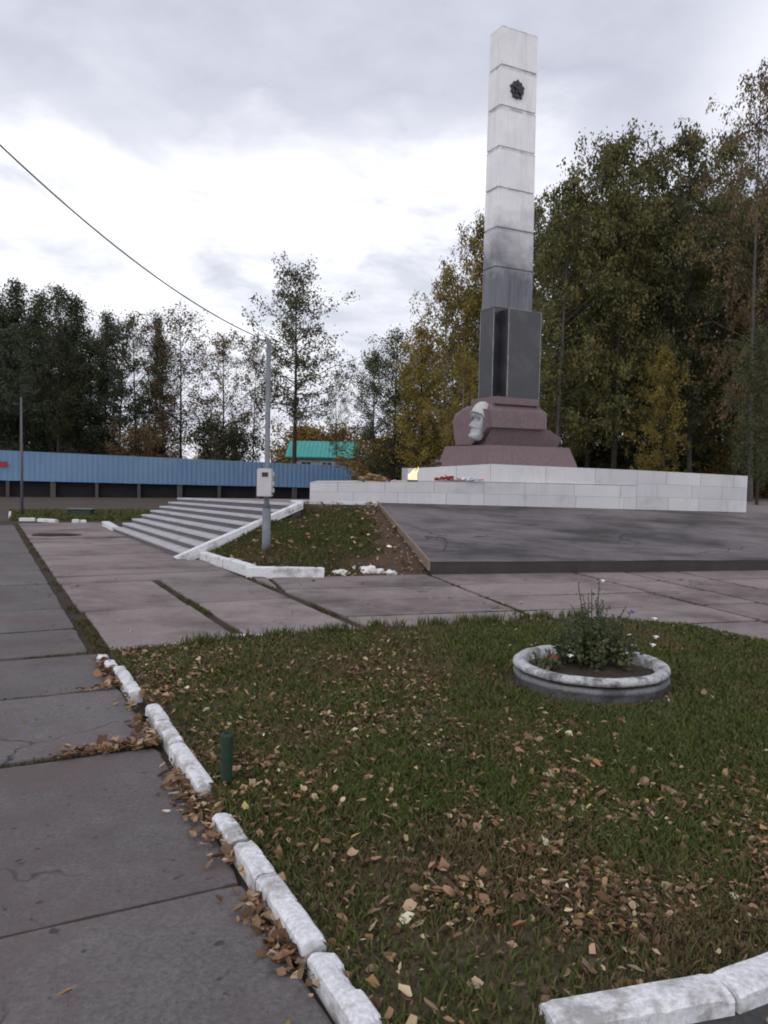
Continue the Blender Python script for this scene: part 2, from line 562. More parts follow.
for i in range(len(u2s) - 1):
    for j in range(len(w2s) - 1):
        off = .0
        q = [U2 * (u2s[i] + .03) + W2 * (w2s[j] + .04 + off), U2 * (u2s[i] + .03) + W2 * (w2s[j + 1] - .03 + off),
             U2 * (u2s[i + 1] - .03) + W2 * (w2s[j + 1] - .04 + off), U2 * (u2s[i + 1] - .03) + W2 * (w2s[j] + .04 + off)]
        q = clip(q, Wlim, -3.56)                              # right of the long joint
        if len(q) > 2: q = clip(q, -UV_U, -4.0)
        rb0, rb1 = Vector((-.7, 11.95, 0)), Vector((6.6, 13.72, 0))
        d = (rb1 - rb0).normalized()
        nn = Vector((-d.y, d.x, 0))
        if len(q) > 2: q = clip(q, nn, rb0.dot(nn))
        if len(q) > 2:
            ok = all((p - sum(q, Vector()) / len(q)).length > .04 for p in q)
            if ok: slab(bm, q, random.uniform(-.006, .006))
tag(obj('paved_plaza', bm, M['slab_far']), kind='structure')

bm = bmesh.new()                                              # asphalt in the near right corner
vs = [bm.verts.new(p) for p in (uw(1.64, 1.37, .012), uw(1.64, 6, .012), uw(-3, 6, .012), uw(-3, 1.37, .012))]
bm.faces.new(vs)
M['asphalt'] = stone('asphalt', (.035, .034, .036), (.06, .058, .06), 5, .9, .7)
tag(obj('road', bm, M['asphalt']), kind='structure')

bm = bmesh.new()                                              # dark wet patch on the far plaza
pc = ground(56, 535.5)
ring = [bm.verts.new((pc.x + (.52 + .12 * noise.noise(Vector((math.cos(a) * 2, math.sin(a) * 2, 3)))) * math.cos(a),
                      pc.y + (.42 + .15 * noise.noise(Vector((math.cos(a) * 2, math.sin(a) * 2, 9)))) * math.sin(a), .018)) for a in [k * math.pi / 14 for k in range(28)]]
bm.faces.new(ring)
tag(obj('puddle', bm, M['puddle']), kind='structure')

# lawn outline in (u, w)
LAWN = [(.7, 1.0), (7.0, 1.0), (7.08, 2.3), (7.0, 3.8), (6.78, 5.5), (6.5, 6.2), (6.05, 6.65), (5.2, 6.75), (3.4, 7.2), (1.62, 7.6), (1.62, 1.46), (1.5, 1.40), (.7, 1.38)]
lawn_w = [uw(u, w) for u, w in LAWN]


def in_poly(P, poly):
    x, y = P[:, 0], P[:, 1]
    ins = np.zeros(len(P), bool)
    n = len(poly)
    for i in range(n):
        a, b = poly[i], poly[(i + 1) % n]
        c = ((a.y > y) != (b.y > y)) & (x < (b.x - a.x) * (y - a.y) / (b.y - a.y + 1e-12) + a.x)
        ins ^= c
    return ins


def vnoise(P, s, seed):
    return np.array([noise.noise(Vector((p[0] * s + seed, p[1] * s, seed * 1.7))) for p in P])


bm = bmesh.new()
pts = []
for i in range(len(lawn_w)):
    a, b = lawn_w[i], lawn_w[(i + 1) % len(lawn_w)]
    n = max(1, int((b - a).length / .12))
    for k in range(n):
        p = a.lerp(b, k / n)
        pts.append(p + Vector((noise.noise(p * 3), noise.noise(p * 3 + Vector((9, 0, 0))), 0)) * .015)
top = [bm.verts.new((p.x, p.y, .026)) for p in pts]
bot = [bm.verts.new((p.x, p.y, -.03)) for p in pts]
bm.faces.new(top)
for i in range(len(pts)):
    j = (i + 1) % len(pts)
    bm.faces.new((bot[i], bot[j], top[j], top[i]))
tag(obj('lawn', bm, M['lawn_soil']), kind='structure')


# ---- grass blades
def blades(name, P, z, hgt, wid, cols, lean=.6):
    n = len(P)
    az = rng.uniform(0, 2 * np.pi, n)
    d = np.stack([np.cos(az), np.sin(az)], 1)
    h = hgt * rng.uniform(.5, 1.35, n)
    ln = rng.uniform(.1, lean * 2, n) * h
    waz = az + rng.uniform(-1, 1, n) + np.pi / 2
    wd = np.stack([np.cos(waz), np.sin(waz)], 1) * (wid * rng.uniform(.7, 1.3, n))[:, None]
    z = np.broadcast_to(z, (n,))
    V = np.zeros((n, 5, 3))
    V[:, 0, :2] = P - wd; V[:, 0, 2] = z
    V[:, 1, :2] = P + wd; V[:, 1, 2] = z
    mid = P + d * (ln * .35)[:, None]
    V[:, 2, :2] = mid + wd * .8; V[:, 2, 2] = z + h * .6
    V[:, 3, :2] = mid - wd * .8; V[:, 3, 2] = z + h * .6
    V[:, 4, :2] = P + d * ln[:, None]; V[:, 4, 2] = z + h * .95
    base = np.arange(n)[:, None] * 5
    q = np.concatenate([base + np.array([[0, 1, 2]]), base + np.array([[0, 2, 3]]), base + np.array([[3, 2, 4]])], 0)
    C = np.repeat(cols[:, None, :], 5, 1)
    o = np_obj(name, V.reshape(-1, 3), q, M['grass'], attr=C.reshape(-1, 3))
    return tag(o, kind='stuff')


def grass_cols(P, seed, dry):
    n = len(P)
    a = vnoise(P, .9, seed) + .6 * vnoise(P, 3.1, seed + 3)
    g1, g2 = np.array([.042, .060, .016]), np.array([.098, .112, .034])
    b1, b2 = np.array([.085, .062, .034]), np.array([.15, .115, .065])
    t = rng.uniform(0, 1, n)[:, None]
    green = g1 * (1 - t) + g2 * t
    brown = b1 * (1 - t) + b2 * t
    k = (rng.uniform(0, 1, n) < np.clip(dry + .7 * a, .03, .9))[:, None]
    return np.where(k, brown, green)


def sample(poly, n):
    xs = [p.x for p in poly]; ys = [p.y for p in poly]
    P = np.stack([rng.uniform(min(xs), max(xs), n), rng.uniform(min(ys), max(ys), n)], 1)
    return P[in_poly(P, poly)]


def dens_noise(P, seed):
    return vnoise(P, 1.1, seed) + .5 * vnoise(P, 4, seed + 5)


PL = Vector((1.58, 5.98, 0))                                   # planter centre
P = sample(lawn_w, 420000)
nearlawn = [uw(.7, 1.0), uw(4.2, 1.0), uw(4.2, 3.6), uw(1.66, 3.6), uw(1.66, 1.46), uw(.7, 1.37)]
P = np.concatenate([P, sample(nearlawn, 210000)])
w_ = P @ np.array([UV_W.x, UV_W.y]); u_ = P @ np.array([UV_U.x, UV_U.y])
near = np.exp(-np.clip(u_ - 2, 0, 9) * .16)
# leafy, thin grass at the kerb and near edge; thick green behind and around the planter
bald = np.clip(1.0 - (w_ - 1.1) / 2.2, 0, 1) * .3 + np.clip(1 - (u_ - 1.9) / 1.7, 0, 1) * .3
keep = rng.uniform(0, 1, len(P)) < near * np.clip(1.0 - bald * .9 + .65 * dens_noise(P, 4.2), .2, 1)
keep &= np.hypot(P[:, 0] - PL.x, P[:, 1] - PL.y) > .63 + .05 * rng.uniform(-1, 1, len(P))
P = P[keep]
w_ = P @ np.array([UV_W.x, UV_W.y]); u_ = P @ np.array([UV_U.x, UV_U.y])
bald = np.clip(1.0 - (w_ - 1.1) / 2.2, 0, 1) * .35 + np.clip(1 - (u_ - 1.9) / 1.7, 0, 1) * .3
hg = .038 * (1 + .35 * vnoise(P, 1.7, 8)) * (1 - .3 * bald)
blades('grass', P, .025, hg, .0026 + .0007 * np.hypot(P[:, 0], P[:, 1]) * .8, grass_cols(P, 2.3, .20 + bald * .55))


# ---- fallen leaves
def litter(name, P, z, size, cols):
    n = len(P)
    L = size * np.clip(rng.lognormal(-.12, .5, n), .3, 2.0)
    Wd = L * rng.uniform(.35, .75, n)
    az = rng.uniform(0, 2 * np.pi, n)
    ax = np.stack([np.cos(az), np.sin(az), rng.normal(0, .35, n)], 1)
    ay = np.stack([-np.sin(az), np.cos(az), rng.normal(0, .55, n)], 1)
    c = np.stack([P[:, 0], P[:, 1], np.broadcast_to(z, (n,)) + rng.uniform(.004, .02, n)], 1)
    up = np.zeros((n, 3)); up[:, 2] = L * rng.uniform(-.1, .6, n)
    prof = [(-.55, 0), (-.3, .42), (.1, .5), (.42, .25), (.62, 0), (.42, -.25), (.1, -.5), (-.3, -.42)]
    V = np.zeros((n, 10, 3))
    for k, (a, b) in enumerate(prof):
        jit = rng.uniform(.45, 1.4, n)[:, None]
        V[:, k] = c + ax * (L * a)[:, None] + ay * (Wd * b)[:, None] * jit + up * (abs(b) * 1.3 + (abs(a) > .5) * .5)
    V[:, 8] = c + ax * (L * -.1)[:, None]
    V[:, 9] = c + ax * (L * .3)[:, None]
    base = np.arange(n)[:, None] * 10
    tri = [(0, 8, 1), (1, 8, 2), (2, 8, 9), (2, 9, 3), (3, 9, 4), (4, 9, 5), (5, 9, 6), (6, 9, 8), (6, 8, 7), (7, 8, 0)]
    q = np.concatenate([base + np.array([t]) for t in tri], 0)
    C = np.repeat(cols[:, None, :], 10, 1)
    o = np_obj(name, V.reshape(-1, 3), q, M['leaf_litter'], attr=C.reshape(-1, 3))
    return tag(o, kind='stuff')


PAL = np.array([(.24, .148, .090), (.31, .20, .125), (.155, .092, .056), (.37, .26, .17), (.10, .062, .041), (.25, .14, .072), (.46, .36, .24), (.45, .37, .15), (.60, .54, .44)])
PW = np.array([.2, .19, .18, .14, .13, .08, .045, .02, .015])


def leaf_cols(n):
    c = PAL[rng.choice(len(PAL), n, p=PW / PW.sum())]
    return c * rng.uniform(.42, 1.2, (n, 1)) * rng.uniform(.95, 1.05, (n, 3))


P = np.concatenate([sample(lawn_w, 210000), sample(nearlawn, 90000)])
w_ = P @ np.array([UV_W.x, UV_W.y]); u_ = P @ np.array([UV_U.x, UV_U.y])
dn = np.clip(1.2 - (w_ - 1.0) / 2.6, .0, 1) * 1.25 + np.clip(1.2 - (u_ - 1.7) / 1.4, 0, 1) * 1.0 + .07
keep = rng.uniform(0, 1, len(P)) < np.clip(dn * (.42 + 1.7 * dens_noise(P, 9.4) +   .8 * vnoise(P, 7, 3.3)) * .36, .010 + .05 * np.clip(dn, 0, 1), 1)
keep &= np.hypot(P[:, 0] - PL.x, P[:, 1] - PL.y) > .6
P = P[keep]
litter('fallen_leaves', P, rng.uniform(.010, .042, len(P)), .025, leaf_cols(len(P)))
# drifts along the kerb on the path side, in the joints and a few stray ones
pp = []
for _ in range(1500):
    u = random.uniform(1.7, 6.9)
    d = noise.noise(Vector((u * 2.2, 3, 1)))
    if d + random.uniform(-.25, .35) > .0: pp.append(uw(u, .90 - abs(random.gauss(0, .055)) + .03))
for _ in range(420): pp.append(uw(4.60 + random.gauss(0, .035), .88 - abs(random.gauss(0, .22))))
for _ in range(190): pp.append(uw(3.6 + random.gauss(0, .1), 1.0 + random.gauss(0, .08)))
for _ in range(40): pp.append(uw(5.9 + random.gauss(0, .03), .85 - abs(random.gauss(0, .25))))
for _ in range(22): pp.append(uw(random.uniform(1.6, 7), random.uniform(-1, .85)))
for _ in range(60): pp.append(uw(7.05 + random.gauss(0, .06), random.uniform(1.0, 6)))
for _ in range(16): pp.append(uw(random.uniform(.9, 1.6), random.uniform(1.6, 2.6)))
for _ in range(70): pp.append(uw(random.uniform(7.2, 13), random.uniform(1, 8)))
P = np.array([(p.x, p.y) for p in pp])
litter('fallen_leaves', P, .010, .034, leaf_cols(len(P)))

# ---- weeds growing in the joints of the paving
pp = []


def weed_line(u0, w0, u1, w1, n, sd, thr=.0):
    for _ in range(n):
        t = random.random()
        p = uw(u0 + (u1 - u0) * t, w0 + (w1 - w0) * t)
        if noise.noise(Vector((p.x * 1.6, p.y * 1.6, 4))) > thr - .15:
            pp.append((p.x + random.gauss(0, sd), p.y + random.gauss(0, sd)))


weed_line(7.0, .96, 9.6, .95, 1700, .03)
weed_line(10.2, .94, 23, .93, 1500, .03, .1)
weed_line(7.1, 2.23, 9.6, 2.23, 1300, .045)
weed_line(9.4, 2.22, 11.3, 2.22, 300, .025, .1)
weed_line(7.1, 3.5, 9.2, 3.5, 900, .05)
weed_line(9.2, 3.5, 11.4, 3.5, 300, .025, .1)
for uu, n in ((4.60, 500), (5.90, 350), (7.12, 600), (8.22, 600), (9.42, 200)):
    weed_line(uu, -1.5, uu, .9, n, .022, .1)
weed_line(7.06, 1.1, 7.1, 3.8, 700, .05)
weed_line(7.06, 3.8, 6.7, 5.8, 700, .05)
for u2, w2a, w2b, n in ((8.39, 3.6, 4.3, 300), (9.42, 3.0, 6, 260), (10.45, 2.6, 6, 160), (7.34, 5, 9, 200)):
    for _ in range(n):
        p = U2 * (u2 + random.gauss(0, .02)) + W2 * random.uniform(w2a, w2b)
        pp.append((p.x, p.y))
for _ in range(350):
    p = U2 * random.uniform(8.4, 9.3) + W2 * (4.05 + random.gauss(0, .05))
    pp.append((p.x, p.y))
for u2 in (7.34, 8.39, 9.42, 10.45, 11.6):
    for _ in range(520):
        p = U2 * (u2 + random.gauss(0, .016)) + W2 * random.uniform(1.0, 12)
        if noise.noise(Vector((p.x * .9, p.y * .9, 8))) > -.12 and p.dot(UV_W) > 3.6: pp.append((p.x, p.y))
for w2 in (4.05, 6.5, 7.4, 8.35, 10.4):
    for _ in range(420):
        p = W2 * (w2 + random.gauss(0, .02)) + U2 * random.uniform(7.0, 11.2)
        if noise.noise(Vector((p.x * .9, p.y * .9, 8))) > -.15 and p.dot(UV_W) > 3.6: pp.append((p.x, p.y))
pp = [q for q in pp if not in_poly(np.array([q]), lawn_w)[0]]
P = np.array(pp)
blades('joint_weeds', P, -.02, .030, .005, grass_cols(P, 7.7, .72) * .75)
# taller tufts at the back edge of the lawn
pp = []
for k in range(70):
    u, w = 7.02 + random.gauss(0, .05), random.uniform(1.6, 6)
    if w > 4: u -= (w - 4) * .12
    c = uw(u, w)
    for _ in range(28): pp.append((c.x + random.gauss(0, .04), c.y + random.gauss(0, .04)))
P = np.array(pp)
blades('grass', P, .0, .11, .005, grass_cols(P, 5.1, .15), .4)

# ------------------------------------------------------------------ kerb stones
def kerb_stone(p0, p1, width, h, label, broken=0.0, mat='white', group='whitewashed kerb stones', inner=1, seed=0):
    """p0 -> p1 is the face towards the paving; the stone lies to its right when inner = 1"""
    d = p1 - p0
    L = d.length
    M4 = Matrix.Translation(p0) @ Matrix.Rotation(math.atan2(d.y, d.x), 4, 'Z')
    bm = bmesh.new()
    y0, y1 = (-width, 0) if inner == 1 else (0, width)
    c = .011
    prof = [(y0, -.04), (y0, h - c), (y0 + c, h), (y0 + width * .36, h + .002), (y0 + width * .68, h + .002), (y1 - c * 1.3, h), (y1, h - c * 1.3), (y1, h * .45), (y1, -.04)]
    n = max(6, int(L / .018))
    rings = []
    for k in range(n + 1):
        x = L * k / n
        ex = min(x, L - x)
        ring = []
        for (y, z) in prof:
            q = Vector((x * 14 + seed * 7, y * 14, z * 14))
            dz = .0018 * noise.noise(q) + .003 * noise.noise(Vector((x * 2.5, seed, 0)))
            dy = .0015 * noise.noise(q + Vector((5, 0, 0)))
            if z > 0:
                f = (y1 - y) / width if inner == 1 else (y - y0) / width          # 1 at the lawn side
                ch = noise.noise(Vector((x * 9 + seed * 3.1, seed, 1))) + .6 * noise.noise(Vector((x * 26, seed, 4)))
                if f > .55 and ch > .5 - broken * .42: dz -= min(h * .75, (f - .5) * h * (ch + .35) * broken * 1.5)
                ce = noise.noise(Vector((x * 30 + seed, 9, 2)))
                if f < .15 and z > h * .8 and ce > .25: dz -= .012 * (ce - .2) * 3
                if ex < .02: dz -= .006 + .012 * max(0, noise.noise(Vector((y * 30, seed, x))))
            xe = .006 * noise.noise(Vector((y * 22, z * 22, seed + k))) if k in (0, n) else 0
            ring.append(bm.verts.new((x + xe, y + dy, z + dz)))
        rings.append(ring)
    for a, b in zip(rings, rings[1:]):
        for k in range(len(prof) - 1): bm.faces.new((a[k], b[k], b[k + 1], a[k + 1]))
    bm.faces.new(rings[0]); bm.faces.new(rings[-1][::-1])
    for v in bm.verts: v.co = M4 @ v.co
    o = obj('kerb_stone', bm, M[mat], smooth=False)
    return tag(o, label, 'kerb stone', group)


KW = .086
for k, (u0, u1, h, br, dw, lab) in enumerate([
        (1.15, 2.36, .075, 1.0, .0, 'ragged white kerb stone at the bottom edge of the picture, its lawn side crumbling'),
        (2.41, 2.885, .08, .4, .0, 'long smooth white kerb stone with a dark gap at its near end, left row'),
        (2.90, 3.18, .08, .3, .0, 'short white kerb stone touching the long smooth one by a thin curved joint'),
        (3.24, 3.52, .06, .9, .0, 'small sunken L-shaped broken white kerb stone beside the leaf-filled gap'),
        (3.82, 4.46, .085, .3, .01, 'white kerb stone lying just left of the green iron pipe'),
        (4.52, 4.92, .08, .5, .02, 'white kerb stone split by a dark crack, first beyond the leafy path joint'),
        (4.935, 5.27, .08, .6, .03, 'white kerb stone with a chipped top, between the cracked one and the wide grassy gap'),
        (5.62, 6.36, .08, .8, -.01, 'white kerb stone with ragged top, farthest full stone of the left row'),
        (6.5, 6.66, .06, .9, -.04, 'small white kerb fragment, the nearer of two at the lawn corner'),
        (6.80, 6.93, .05, .9, -.06, 'tiny greyish kerb fragment right at the far lawn corner')]):
    kerb_stone(uw(u0 - .07, .925 + dw), uw(u1 - .07, .925 + dw), KW, h * .88, lab, br, seed=k + 1)
kerb_stone(uw(1.665, 1.42), uw(1.55, 1.985), .125, .075, 'white kerb stone at the bottom right whose blunt left end lies in the leaves', .2, inner=0, seed=21)
kerb_stone(uw(1.547, 2.0), uw(1.535, 2.62), .125, .075, 'white kerb stone in the bottom right corner of the picture with moss at its joint', .2, inner=0, seed=22)
kerb_stone(uw(1.70, 2.64), uw(1.69, 3.3), .14, .10, 'white kerb stone just beyond the right edge of the picture at the lawn front', .2, inner=0, seed=23) if False else None

# mound kerb
kerb_stone(uw(13.75, 3.42), uw(12.55, 3.50), .14, .13, 'white kerb stone at the foot of the grass slope, touching the stairs', .2, 'white_far', inner=0, seed=31)
kerb_stone(uw(12.5, 3.50), uw(11.40, 3.57), .15, .15, 'white kerb stone ending at the kerb corner in front of the grey pole', .2, 'white_far', inner=0, seed=32)
kp0, kp1 = ground(246, 577), ground(324, 578)
kerb_stone(kp0, kp1, .15, .145, 'long white kerb stone right of the kerb corner, below the grass slope', .1, 'white_far', inner=0, seed=33)


def rubble(name, c, r, label, seed, mat='rubble', cat='rubble', group=None, sx=1.0, sz=.6):
    bm = bmesh.new()
    bmesh.ops.create_icosphere(bm, subdivisions=3, radius=1)
    for v in bm.verts:
        q = v.co * 1.3 + Vector((seed * 5, 0, 0))
        f = 1 + .45 * noise.noise(q) + .2 * noise.noise(q * 2.7)
        v.co = Vector((v.co.x * r * sx * f, v.co.y * r * f, max(-.02, v.co.z * r * sz * f)))
    o = obj(name, bm, M[mat], loc=c)
    return tag(o, label, cat, group)


for k, (px, py, r, sx, lab) in enumerate([(341, 576, .07, 1.5, 'broken white lump, first to the right of the long kerb stone'),
                                          (354, 574, .09, 1.3, 'broad white lump in the crumbled kerb, second from the long stone'),
                                          (368, 575, .095, 1.4, 'largest white lump of the crumbled kerb below the grass slope'),
                                          (380, 575, .06, 1.2, 'small white lump next to the bare earth'),
                                          (391, 576, .055, 1.2, 'last white lump of the crumbled kerb, half buried in earth')]):
    g = ground(px, py)
    rubble('kerb_fragment', g + Vector((0, .05, .03)), r * 1.15, lab, k + 2, group='crumbled kerb fragments', sx=sx, sz=.9)
g0 = ground(232, 638); g1 = ground(272, 638)
bm = bmesh.new()
d = (g1 - g0)
box(bm, 0, d.length, 0, .05, 0, .03, Matrix.Translation(g0) @ Matrix.Rotation(math.atan2(d.y, d.x), 4, 'Z'))
bmesh.ops.bevel(bm, geom=bm.edges[:], offset=.006, segments=2, affect='EDGES')
tag(obj('white_strip', bm, M['white_far']), 'thin white strip lying on the paving at the back edge of the lawn', 'strip')

for k, (a, b, lab) in enumerate([((19, 520.5), (35, 520.5), 'low white kerb stone by the foot of the far left thin pole, left piece'),
                                 ((37, 521), (55, 522), 'low white kerb stone right of the foot of the far left pole'),
                                 ((72, 522), (79, 522), 'small white kerb piece below the green bench'),
                                 ((80, 522.5), (86, 522.5), 'smallest white kerb piece, between the bench and the stairs')]):
    kerb_stone(ground(*a), ground(*b), .14, .07, lab, .3, 'white_far', 'far kerb stones', inner=0, seed=41 + k)
bm = bmesh.new()
pc = ground(9.5, 519)
tube(bm, [pc, pc + Vector((0.02, 0, .22))], .035, 8)
tag(obj('marker_post', bm, M['white_far']), 'short whitish post stub at the far left edge of the plaza', 'post')

# ------------------------------------------------------------------ stairs
SB0, SB1 = uw(13.83, 3.16, 0), uw(20.2, 2.95, -.01)            # foot: near end, far end
ST0, ST1 = uw(13.95, 5.36, .95), uw(20.4, 4.75, .80)          # head: near end, far end
st = empty('staircase', SB0)
tag(st, 'wide flight of grey concrete steps with pale treads climbing to the memorial terrace', 'staircase')
bm = bmesh.new()
NS = 8


def sp(end, t, zt):
    a, b = (SB0, ST0) if end == 0 else (SB1, ST1)
    p = a.lerp(b, t)
    return Vector((p.x, p.y, a.z + (b.z - a.z) * zt)) - SB0


for k in range(NS):
    t0, t1 = k / NS, (k + 1) / NS
    zt = (k + 1) / NS
    a0, a1, b0, b1 = sp(0, t0, zt), sp(1, t0, zt), sp(0, t1, zt), sp(1, t1, zt)
    lo0, lo1 = sp(0, t0, k / NS), sp(1, t0, k / NS)
    dn = Vector((0, 0, .035)); nose = (sp(0, 0, 0) - sp(0, 1, 0)); nose.z = 0; nose = nose.normalized() * .02
    # riser
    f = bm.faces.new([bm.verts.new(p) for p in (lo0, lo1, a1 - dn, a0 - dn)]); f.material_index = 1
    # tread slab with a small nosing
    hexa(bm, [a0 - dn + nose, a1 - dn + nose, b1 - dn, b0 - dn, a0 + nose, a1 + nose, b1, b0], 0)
for e in (0, 1):                                               # flank below the steps
    vs = [bm.verts.new(sp(e, 0, 0) - Vector((0, 0, .1)))]
    for k in range(NS):
        vs += [bm.verts.new(sp(e, k / NS, (k + 1) / NS) - Vector((0, 0, .036))), bm.verts.new(sp(e, (k + 1) / NS, (k + 1) / NS) - Vector((0, 0, .036)))]
    vs.append(bm.verts.new(sp(e, 1, 0) - Vector((0, 0, .1))))
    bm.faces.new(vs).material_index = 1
o = obj('steps', bm, [M['tread'], M['riser']], st)
bm = bmesh.new()
across = -(UV_U) * .14
hexa(bm, [SB0 - SB0 + Vector((0, 0, -.08)), across + Vector((0, 0, -.08)), across + (ST0 - SB0) + Vector((0, 0, -.09)), ST0 - SB0 + Vector((0, 0, -.09)),
          UV_W * -.16 + Vector((0, 0, .05)), UV_W * -.16 + across + Vector((0, 0, .04)), across + (ST0 - SB0) + Vector((0, 0, .03)), ST0 - SB0 + Vector((0, 0, .045))])
bmesh.ops.subdivide_edges(bm, edges=bm.edges[:], cuts=6, use_grid_fill=True)
for v in bm.verts: v.co += Vector((0, 0, .012 * noise.noise(v.co * 3)))
obj('side_kerb', bm, M['white_far'], st)
bm = bmesh.new()
e = SB1 - SB0
k0, k1 = UV_W * -.04, UV_W * .14
hexa(bm, [e + UV_U * .04 + k0, e + UV_U * 1.75 + k0, e + UV_U * 1.75 + k1, e + UV_U * .04 + k1,
          e + UV_U * .04 + k0 + Vector((0, 0, .10)), e + UV_U * 1.75 + k0 + Vector((0, 0, .13)), e + UV_U * 1.75 + k1 + Vector((0, 0, .13)), e + UV_U * .04 + k1 + Vector((0, 0, .10))])
obj('end_kerb', bm, M['white_far'], st)

# ------------------------------------------------------------------ terrace, ramp, mound
WL = lambda X: Vector((X, 16.18 + (X + 1.51) * .161, .95 - (X + 1.51) * .0138))      # front line of the marble wall, at the terrace floor
R0 = Vector((.73, 12.25, 0)); R1 = Vector((6.59, 13.63, 0))
rd = (R1 - R0).normalized()
R2 = R0 + rd * 16
T0 = Vector((-.12, 16.33, .935))
T2 = WL(16) + Vector((0, -.05, -.012))

bm = bmesh.new()                                               # terrace floor, with a retaining edge
fl = [ST0 + Vector((0, 0, -.004)), WL(-1.51) + Vector((-.25, -.25, -.004)), WL(-.12) + Vector((0, -.06, -.004)), WL(16) + Vector((0, -.04, -.004)), Vector((18, 33, .8)), Vector((2, 30, .8)), Vector((-1.2, 18.2, .9)), ST1 + UV_W * .35 + Vector((0, 0, -.004)), ST1 + Vector((0, 0, -.004))]
top = [bm.verts.new(p) for p in fl]
bot = [bm.verts.new((p.x, p.y, -.1)) for p in fl]
bm.faces.new(top)
for i in range(len(top)):
    j = (i + 1) % len(top)
    bm.faces.new((bot[i], bot[j], top[j], top[i]))
M['terrace'] = stone('terrace_concrete', (.15, .125, .12), (.23, .195, .19), 2, .9, .4, dirt=(.09, .07, .065), dirt_amt=.7, dscale=1.2)
tag(obj('terrace', bm, M['terrace']), kind='structure')
bm = bmesh.new()                                               # ledge board at the terrace edge
a, b, c = ST0 + Vector((.02, -.08, .0)), WL(-1.51) + Vector((-.25, -.32, 0)), WL(-.12) + Vector((0, -.14, 0))
for p, q in ((a, b), (b, c)):
    n = (q - p).normalized(); s = Vector((-n.y, n.x, 0)) * .1
    hexa(bm, [p - Vector((0, 0, .05)), q - Vector((0, 0, .05)), q + s - Vector((0, 0, .05)), p + s - Vector((0, 0, .05)), p + Vector((0, 0, .02)), q + Vector((0, 0, .02)), q + s + Vector((0, 0, .02)), p + s + Vector((0, 0, .02))])
tag(obj('terrace_edge', bm, M['white_far']), kind='structure')

rp = empty('concrete_ramp', R0)
tag(rp, 'broad dark stained concrete ramp sloping up to the pale marble wall', 'ramp')
bm = bmesh.new()
NXR, NYR = 40, 14
gridv = []
for j in range(NYR + 1):
    row = []
    for i in range(NXR + 1):
        t, s = i / NXR, j / NYR
        lo = R0.lerp(R2, t); lo.z = .205 - .05 * t
        hi = T0.lerp(T2, t)
        p = lo.lerp(hi, s)
        p.z += .012 * noise.noise(p * .8)
        row.append(bm.verts.new(p - R0))
    gridv.append(row)
for j in range(NYR):
    for i in range(NXR): bm.faces.new((gridv[j][i], gridv[j][i + 1], gridv[j + 1][i + 1], gridv[j + 1][i]))
obj('sloping_slab', bm, M['ramp'], rp, smooth=True)
bm = bmesh.new()
n = Vector((rd.y, -rd.x, 0))
a, b = Vector((0, 0, 0)), R2 - R0
hexa(bm, [a + Vector((0, 0, -.05)), b + Vector((0, 0, -.05)), b - n * .3 + Vector((0, 0, -.05)), a - n * .3 + Vector((0, 0, -.05)),
          a + Vector((0, 0, .197)), b + Vector((0, 0, .15)), b - n * .02 + Vector((0, 0, .15)), a - n * .02 + Vector((0, 0, .197))])
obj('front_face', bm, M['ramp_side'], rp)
bm = bmesh.new()
lo, hi = Vector((0, 0, .205)), T0 - R0
s = Vector((-.035, 0, 0))
hexa(bm, [lo + s + Vector((0, 0, -.14)), lo + Vector((-.004, 0, -.14)), hi + Vector((-.004, 0, -.14)), hi + s + Vector((0, 0, -.14)), lo + s + Vector((0, 0, .025)), lo + Vector((-.004, 0, .025)), hi + Vector((-.004, 0, .025)), hi + s + Vector((0, 0, .025))])
obj('edge_board', bm, M['wood'], rp)

# grass mound between the stairs and the ramp
NA, NB = 60, 26
botl = [uw(13.80, 3.50, .06), uw(12.5, 3.62, .07), uw(11.62, 3.70, .08), kp1 + Vector((-.4, .12, .06)), kp1 + Vector((.05, .06, -.03)), Vector((.0, 12.0, -.03)), Vector((.74, 12.2, -.03))]
topl = [uw(13.80, 5.36, .90), WL(-1.51) + Vector((-.4, -.33, -.06)), WL(-1.0) + Vector((0, -.33, -.05)), WL(-.6) + Vector((0, -.25, -.05)), WL(-.3) + Vector((0, -.15, -.05)), T0 + Vector((-.05, 0, -.03))]


def poly_at(pl, t):
    L = [0]
    for a, b in zip(pl, pl[1:]): L.append(L[-1] + (b - a).length)
    x = t * L[-1]
    for i in range(len(pl) - 1):
        if x <= L[i + 1] + 1e-9: return pl[i].lerp(pl[i + 1], (x - L[i]) / (L[i + 1] - L[i]))
    return pl[-1]


